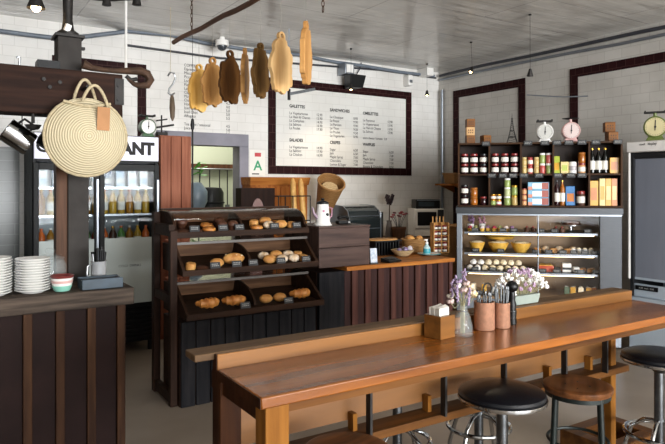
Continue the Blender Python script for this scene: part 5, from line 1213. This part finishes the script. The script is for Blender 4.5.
for cup_, (x0_, y0_), nn, hh in (('larger', pA, 8, .125), ('smaller', pB, 9, .145)):
    for i in range(nn):
        a = i * 2.4; rr = .024
        k2 = ('fork', 'knife', 'spoon')[i % 3]
        t = thing('table_' + k2, 'steel %s among the cutlery standing in the %s copper cup' % (k2, cup_), 'cutlery', (x0_ + rr * math.cos(a) * .8, y0_ + rr * math.sin(a) * .8, NZ + .009), 0, 'cutlery in the %s copper cup' % cup_)
        lx, ly, h_ = .012 * math.cos(a), .008 * math.sin(a), hh + .006 * (i % 4)
        B().tube([(0, 0, 0), (lx, ly, h_)], [.0028, .004], 6).done('handle', m_cut, t)
        B().ball((lx, ly, h_ + .008), (.0055, .002, .012), 10, 6).done('tip', m_cut, t)
p = on_t(515, 326)
pg = thing('pepper_grinder', 'black pepper grinder with a ball top behind the smaller copper cup', 'pepper grinder', (p.x + .02, p.y + .035, NZ))
B().lathe([(0, 0), (.021, 0), (.022, .006), (.018, .03), (.021, .05), (.017, .07), (.02, .09), (.014, .11), (.016, .12), (.013, .145), (0, .147)]).done('grinder_body', m_black, pg)
B().torus((0, 0, .06), .0195, .0025).torus((0, 0, .03), .0185, .002).done('steel_band', m_dullchrome, pg)
B().lathe([(.012, .146), (.022, .152), (.028, .166), (.028, .176), (.018, .19), (.006, .194), (0, .198)]).done('grinder_top', m_black, pg)
# flower planter on the raised shelf
SZ = TZ_ + .051
q = on_y(524, 305, TYF + D_ + .05)
fp = thing('flower_planter', 'grey-green wooden planter of white and mauve flowers on the raised shelf', 'planter', (q.x, TYF + D_ + .073, SZ + .0015))
m_planter = sat('sage grey planter', '868f87', .6)
B().hexa([(-.09, -.035, 0), (.09, -.035, 0), (.09, .035, 0), (-.09, .035, 0), (-.098, -.042, .045), (.098, -.042, .045), (.098, .042, .045), (-.098, .042, .045)]).done('planter_body', m_planter, fp, bevel=.003)
for s2 in (-1, 1): B().obox((s2 * .1, 0, .034), (.008, .05, .012)).done('handle', m_alu, fp)
rd = random.Random(8)
fw_ = pbr('white tiny petals', 'efece8', .8, var=.04); fm_ = sat('mauve tiny petals', 'b89ab4', .8); fg_ = sat('ivory tiny petals', 'dcd8cf', .8)
NS = 76
for i in range(NS):
    a = i * 2.39996; q_ = math.sqrt((i + .5) / NS); x, y = .185 * q_ * math.cos(a), .075 * q_ * math.sin(a)
    h_ = .118 - .095 * q_ ** 2.2 + rd.uniform(-.006, .006)
    mv = -.07 < x < .045 and i % 4 != 0
    nm_ = 'mauve' if mv else ('white' if i % 4 else 'ivory')
    t = thing('flower_sprig', '%s sprig of tiny blossoms among those in the grey-green planter' % nm_, 'flower', (q.x + x * .42, TYF + D_ + .073 + y * .4, SZ + .048), 0, '%s sprigs in the grey-green planter' % nm_)
    x, y = x * .58, y * .6
    B().tube([(0, 0, 0), (x * .5, y * .5, h_ * .5), (x, y, h_)], .0012, 5).done('stem', m_stem, t)
    g = B()
    for j in range(22):
        v = Vector((rd.gauss(0, 1), rd.gauss(0, 1), rd.gauss(0, 1))).normalized() * rd.uniform(.004, .0105); g.ico((x + v.x, y + v.y, h_ + v.z), rd.uniform(.0032, .005))
    g.done('blossom', fm_ if mv else (fw_ if i % 4 else fg_), t)

# ================================================================ stools
def black_stool(label, x, y, r=.18, z=.708, ring=.3):
    t = thing('bar_stool', label, 'stool', (x, y, 0), .3)
    B().lathe([(0, z + .012), (r * .5, z + .008), (r * .85, z - .001), (r * .97, z - .01), (r, z - .02), (r * .97, z - .03), (0, z - .03)], n=48).done('seat', m_seat, t)
    B().lathe([(r * .97, z - .0305), (r * 1.012, z - .029), (r * 1.018, z - .036), (r * 1.01, z - .044), (r * .93, z - .046), (r * .93, z - .031)], n=48, closed=True).done('seat_rim', m_chrome, t)
    B().cyl((0, 0, .13), (0, 0, z - .031), .024).done('column', m_dullchrome, t)
    B().lathe([(.025, z - .1), (.05, z - .075), (.05, z - .066), (.0, z - .066)]).done('seat_bracket', m_dullchrome, t)
    B().torus((0, 0, ring), .16, .011, n=40).done('foot_ring', m_chrome, t)
    for i in range(4):
        a = i * PI / 2; ca, sa = math.cos(a), math.sin(a)
        B().tube([(.022 * ca, .022 * sa, .36), (.07 * ca, .07 * sa, .355), (.13 * ca, .13 * sa, ring + .01), (.17 * ca, .17 * sa, .18), (.2 * ca, .2 * sa, .012)], .011).done('leg', m_chrome, t)
    return t
black_stool('black vinyl stool on a chrome base tucked under the middle of the bar table', 1.98, 1.79)
black_stool('black vinyl stool on a chrome base at the fridge end of the bar table', 3.085, 1.75, .178)
black_stool('chrome-based stool standing behind the table, opposite the middle black stool', 2.38, 2.31)
black_stool('chrome-based stool standing behind the table, nearer the bread stand', 1.91, 2.40)
def wood_stool(label, x, y, rz=0, r=.147, z=.685):
    t = thing('wooden_stool', label, 'stool', (x, y, 0), rz)
    B().lathe([(0, z - .012), (r * .6, z - .008), (r * .9, z), (r * .99, z - .006), (r, z - .018), (r * .96, z - .03), (0, z - .03)], n=48).done('seat', m_seatwood, t)
    B().lathe([(r * .9, z - .031), (r * .93, z - .031), (r * .93, z - .05), (r * .9, z - .05)], n=48, closed=True).done('seat_hoop', m_greenmetal, t)
    for i in range(4): B().cyl((.05 * math.cos(i * PI / 2), .05 * math.sin(i * PI / 2), z - .0085), (.05 * math.cos(i * PI / 2), .05 * math.sin(i * PI / 2), z - .0065), .004).done('screw', m_iron, t)
    for i in range(4):
        a = PI / 4 + i * PI / 2; ca, sa = math.cos(a), math.sin(a)
        B().tube([(r * .86 * ca, r * .86 * sa, z - .031), (r * 1.1 * ca, r * 1.1 * sa, 0)], .0125).done('leg', m_greenmetal, t)
    for zz, in ((.44,), (.2,)):
        k2 = r * (.86 + .24 * (z - zz) / z); B().torus((0, 0, zz), k2 - .014, .007, n=40).done('foot_ring', m_greenmetal, t)
    return t
wood_stool('worn brown wooden stool on dark green legs between the two black stools', 2.37, 1.71, .62)
wood_stool('worn brown wooden stool in front of the table\'s napkin box end', 1.14, 1.70, .1)

# ================================================================ hanging things
HX = lambda y: 1.726 + (5.29 - y) * .0535
hz_ = 2.82
hp = thing('hanging_pole', 'long rustic timber pole hanging on chains below the ceiling', 'pole', (0, 0, 0))
B().tube([(HX(y), y, hz_ + .006 * math.sin(y * 9)) for y in [5.3 - i * .2 for i in range(14)]], .02, 10).done('pole_body', wood('rusty pole timber', '4a3328', '7a5a48', 'y'), hp)
def chain(x, y, z0, z1, label):
    t = thing('hanging_chain', label, 'chain', (x, y, 0)); n_ = max(3, int((z1 - z0) / .032)); g = B()
    for i in range(n_):
        c_ = z0 + (i + .5) * (z1 - z0) / n_; hl = (z1 - z0) / n_ * .62
        pts = [(.009 * math.cos(a), hl * math.sin(a)) for a in [2 * PI * j / 10 for j in range(10)]]
        g.tube([((u, 0, c_ + v) if i % 2 else (0, u, c_ + v)) for u, v in pts], .003, 5, closed=True)
    g.done('links', m_rust, t); B().cyl((0, 0, CZ - .015 if z1 > CZ - .05 else z1), (0, 0, min(z1 + .01, CZ)), .02).done('ceiling_hook', m_iron, t)
    return t
chain(HX(4.9), 4.9, hz_ + .02, CZ, 'rusty chain holding the wall end of the timber pole')
chain(HX(2.8), 2.8, hz_ + .02, CZ, 'rusty chain holding the street end of the timber pole')
g_ = on_x(323, 12, 1.95); chain(1.95, g_.y, g_.z, CZ, 'loose rusty chain dangling beside the edge-on thin board')
m_cord = pbr('grey twine', '8a857c', .8)
def board(label, px, ptop, pbot, wpx, rz, mat, seed):
    y = None
    d = ray(px, 187); k2 = None
    # meet the vertical line of the pole: X = HX(Y)
    t_ = (1.726 + 5.29 * .0535) / (d.x + .0535 * d.y); y = t_ * d.y; x = t_ * d.x
    zt, zb = H - (ptop - HY) * t_ / F, H - (pbot - HY) * t_ / F
    h = zt - zb; w_ = .5 * h; app = wpx * t_ / F
    th = math.asin(min(1, app / w_)); va = math.atan2(y, x); rz = va - th if rz < 0 else va + th - PI
    t = thing('cutting_board', label, 'cutting board', (x, y, zb), rz, 'timber boards hanging on the pole')
    rd = random.Random(seed); poly = []; n_ = 64; hb = h * .87
    ph = [rd.uniform(0, 6.28) for _ in range(4)]
    for i in range(n_):
        a = -PI / 2 + 2 * PI * i / n_; s_, c_ = math.sin(a), math.cos(a)
        rr = 1 + 0.045 * math.sin(5 * a + ph[0]) + .036 * (1 if math.sin(7 * a + ph[1]) > .2 else -1) + .024 * math.sin(13 * a + ph[2])
        ex = abs(c_) ** .72 * (1 if c_ > 0 else -1); notch = .06 if s_ < -.8 and i % 3 == 0 else 0
        poly.append((w_ / 2 * ex * rr * (1 - .1 * max(0, s_)), hb / 2 + hb / 2 * (s_ * rr) + notch * hb * .6))
    top = max(v for u, v in poly)
    B().prism(poly, -.015, .015, 'xz').done('board_body', mat, t, bevel=.003)
    ro = h * .062; N_ = 20; cz = top + ro * .55
    B().ring_prism([(ro * 1.25 * math.cos(2 * PI * i / N_), cz + ro * 1.25 * math.sin(2 * PI * i / N_)) for i in range(N_)], [(ro * .62 * math.cos(2 * PI * i / N_), cz + ro * .1 + ro * .62 * math.sin(2 * PI * i / N_)) for i in range(N_)], -.0105, .0105, 'xz').done('ring_handle', mat, t)
    B().cyl((0, 0, cz + ro * .7), (0, 0, hz_ - zb - .03), .0012, n=6).done('hanging_cord', m_cord, t)
    return t
m_bright = wood('bright golden board', 'e0a850', 'f7cf82', 'z', .3, 4, .04)
board('bright golden board, nearest the wall on the timber pole', 199, 64, 112, 20, R(-20), m_bright, 1)
board('pine board hanging between the golden board and the big walnut one', 212.5, 57, 107, 21, R(-8), m_pine, 2)
board('dark walnut board, widest of those hanging on the pole', 230, 51, 104, 21, R(-28), m_walnut, 3)
board('thin-looking pine board turned edge-on beside the dark walnut board', 245, 47, 102, 5, R(-68), m_pine, 4)
board('grey-brown board turned half away beside the first edge-on board', 260.5, 41, 98, 15, R(-52), wood('grey brown board', '59401f', '7b5c36', 'z', .45, 5, .05), 5)
board('large pale pine board with a ring handle, second from the street', 281, 31, 94, 21, R(-12), wood('pale board', 'c89a62', 'e6bf88', 'z', .4, 5, .06), 6)
board('edge-on pine board, last towards the street on the pole', 306, 20, 85, 8, R(-62), m_pine, 7)
# butcher hook with a wooden handle
p = on_y(172, 75, 5.5)
bh = thing('butcher_hook', 'steel S-shaped butcher hook with a timber handle hanging before the menu', 'hook', (0, 0, 0))
B().tube([on_y(x, y, 5.5) for x, y in ((168, 76), (170, 72.5), (174, 73), (175.5, 78), (173, 84), (169, 89), (168.5, 93), (171, 95.5), (174.5, 93))], .008).done('hook', m_steel, bh)
B().tube([on_y(x, y, 5.5) for x, y in ((172, 95), (172, 98), (172.3, 108), (172.5, 117), (172.5, 121))], [.01, .019, .026, .02, .006], 12).done('handle', pbr('worn grey timber', '6d5c4a', .6), bh)
q = on_y(170.5, 72, 5.5); B().cyl(q, (q.x, q.y, CZ), .002, n=6).done('hanging_cord', m_strawedge, bh)
p = on_y(192.5, 118, 5.3); q = on_y(192.5, 210, 5.3)
sr = thing('sharpening_steel', 'long dark steel rod with black handle hanging before the doorway', 'steel', (p.x, p.y, 0))
B().lathe([(0, p.z), (.012, p.z - .01), (.018, p.z - .06), (.014, p.z - .1), (0, p.z - .11)]).done('handle', m_black, sr)
B().cyl((0, 0, q.z), (0, 0, p.z - .1), .008).done('rod', m_iron, sr); B().cyl((0, 0, p.z - .005), (0, 0, CZ), .002, n=6).done('hanging_cord', m_iron, sr)

# ceiling fittings
p = on_y(222, 46, 6.3)
dm = thing('security_camera', 'white dome security camera under the ceiling above the boards', 'camera', (p.x, 6.3, p.z))
B().cyl((0, 0, .02), (0, 0, CZ - p.z), .03).lathe([(.0, .06), (.07, .06), (.075, .0), (.06, -.0), (0, .0)]).done('housing', m_white, dm); B().ball((0, 0, 0), (.058, .058, .055)).done('dome', pbr('smoked dome', '3b3f44', .1, coat=.5), dm)
p = on_y(354, 82, 6.4)
spk = thing('wall_speaker', 'black wedge loudspeaker mounted above the menu', 'speaker', (p.x, 6.4, p.z))
B().hexa([(-.1, -.06, -.075), (.1, -.06, -.075), (.08, .1, -.075), (-.08, .1, -.075), (-.12, -.1, .08), (.12, -.1, .08), (.09, .1, .08), (-.09, .1, .08)]).done('cabinet', m_black, spk, bevel=.008)
B().box(-.02, .02, .1, .19, -.02, .03).done('wall_bracket', m_dark, spk)
B().tube([(.09, .12, .08), (.2, .17, .2), (.24, .18, .3)], .006).done('cord', m_cabled, spk)
p = on_y(348, 69, 6.45)
jb = thing('junction_box', 'small grey junction box on the ceiling cable above the loudspeaker', 'junction box', (p.x, 6.44, p.z)); B().box(-.07, .07, -.03, .15, -.07, .07).done('box_body', m_alu, jb, bevel=.006); B().box(-.05, .05, -.036, -.03, -.05, .05).done('cover', m_white, jb)
p = on_y(430, 71, 6.4)
jb = thing('junction_box', 'white junction box tucked into the ceiling corner', 'junction box', (p.x, 6.42, p.z)); B().box(-.06, .06, -.03, .17, -.06, .05).done('box_body', m_white, jb, bevel=.006); B().box(-.04, .04, -.036, -.03, -.04, .03).done('cover', m_white, jb)
p = on_y(410, 80, 6.5)
al = thing('alarm_detector', 'small cream alarm sensor on the tiles near the ceiling corner', 'sensor', (p.x, 6.5, p.z)); B().box(-.04, .04, -.02, .1, -.08, .07).done('housing', m_white, al, bevel=.015); B().box(-.025, .025, -.024, -.02, -.04, .0).done('lens', m_alu, al)
def spot(label, x, y, z, aim=(0, 0, -1), cord=True, lit=True):
    t = thing('ceiling_spotlight', label, 'spotlight', (x, y, z))
    a = Vector(aim).normalized(); q = Vector((0, 0, -1)).rotation_difference(a).to_matrix().to_4x4()
    B().lathe([(.008, .05), (.014, .04), (.02, .015), (.03, -.02), (.028, -.02), (.012, .012), (0, .02)]).xf(q).done('lamp_head', m_iron, t)
    B().ball((0, 0, -.01), .015).xf(q).done('bulb', m_bulb if lit else m_white, t)
    B().cyl(tuple(-a * .04), (0, 0, CZ - z), .0018, n=8).done('hanging_cord', m_iron, t); B().cyl((0, 0, CZ - z - .012), (0, 0, CZ - z), .014).done('ceiling_rose', m_iron, t)
    return t
p = on_y(351, 88, 6.0); spot('small lit spotlight hanging in front of the black loudspeaker', p.x, 6.0, p.z)
p = on_y(427, 94, 6.2); spot('small dark spotlight hanging beside the corner pier', p.x, 6.2, p.z)
p = on_y(471, 71, 5.0); spot('small spotlight on a rod over the pantry unit corner', p.x, 5.0, p.z, (-.5, 0, -1))
p = on_y(530, 74, 3.9); spot('small dark spotlight hanging over the white kitchen scale', p.x, 3.9, p.z, (.3, .3, -1))
p = on_y(289, 95, 5.6)
hl = thing('hanging_arm_lamp', 'grey swing-arm lamp hanging before the menu\'s first column', 'lamp', (p.x, 5.6, p.z))
B().cyl((0, 0, -.02), (0, 0, CZ - p.z), .006, n=8).done('hanging_rod', m_alu, hl); B().cyl((0, 0, -.05), (0, 0, .06), .016).done('joint', m_iron, hl)
q = on_y(315, 92, 5.6); B().obox(((q.x - p.x) / 2, 0, (q.z - p.z) / 2 + .02), ((q.x - p.x), .03, .03), (0, -math.atan2(q.z - p.z + .02, q.x - p.x), 0)).done('arm', m_dullchrome, hl)
pw = [on_y(x, y, 4.2) for x, y in ((527, 95), (545, 96), (562, 97), (590, 96))]
lw = B().tube([pw[0], pw[1], pw[2], pw[3]], .007, 6)
tag(lw.done('hanging_wire', m_alu), 'thin tensioned lighting wire stretched across in front of the side wall', 'wire')

# ================================================================ light: shop windows behind the camera, kitchen, lamps
wld = bpy.data.worlds.new('sky'); sc.world = wld; wld.use_nodes = True
bgN = wld.node_tree.nodes['Background']; bgN.inputs[0].default_value = (.80, .88, 1, 1); bgN.inputs[1].default_value = 1.2
def area(name, loc, rot, sx, sy, power, col):
    l = bpy.data.lights.new(name, 'AREA'); l.shape = 'RECTANGLE'; l.size = sx; l.size_y = sy; l.energy = power; l.color = col
    o = bpy.data.objects.new(name, l); COL.objects.link(o); o.location = loc; o.rotation_euler = rot; return o
area('window_daylight', (-2.1, SY - .03, 1.7), (PI / 2 + .25, 0, 0), 2.1, 2.3, 150, (.97, .99, 1))
area('window_daylight', (2.6, SY - .03, 1.7), (PI / 2 + .25, 0, 0), 5.7, 2.3, 1500, (.97, .99, 1))
area('kitchen_light', (3.0, 7.6, 2.72), (0, 0, 0), 1.4, .8, 50, (1, .98, .92))
def pspot(name, loc, to, power, ang, col=(1, .8, .55), blend=.6):
    l = bpy.data.lights.new(name, 'SPOT'); l.energy = power; l.spot_size = R(ang); l.spot_blend = blend; l.color = col; l.shadow_soft_size = .04
    o = bpy.data.objects.new(name, l); COL.objects.link(o); o.location = loc; o.rotation_euler = (Vector(to) - Vector(loc)).to_track_quat('-Z', 'Y').to_euler(); return o
for nm, px, py, yl, tgt, pw in (('spot_lamp', 351, 91, 6.0, (0, .1, -1), 22), ('spot_lamp', 471, 74, 5.0, (-.4, .0, -1), 16)):
    q = on_y(px, py, yl); pspot(nm, tuple(q), tuple(q + Vector(tgt)), pw, 120)
pspot('bracket_lamp', (.465, 3.9, 2.56), (1.5, 4.9, 2.1), 30, 70)
# ================================================================ camera
cd = bpy.data.cameras.new('camera'); cam = bpy.data.objects.new('camera', cd); COL.objects.link(cam); sc.camera = cam
cam.location = CAM; cam.rotation_euler = (PI / 2, 0, AZ - PI / 2)
cd.sensor_width = 36; cd.lens = F / 665 * 36; cd.shift_y = -(222 - HY) / 665; cd.shift_x = 0; cd.clip_start = .02
vs_ = sc.view_settings; vs_.view_transform = 'Standard'; vs_.look = 'None'; vs_.exposure = -.13; vs_.gamma = 1; vs_.use_curve_mapping = False
sc.cycles.use_denoising = True; sc.cycles.max_bounces = 8; sc.cycles.transparent_max_bounces = 16; sc.cycles.sample_clamp_indirect = 4; sc.cycles.caustics_reflective = False; sc.cycles.caustics_refractive = False
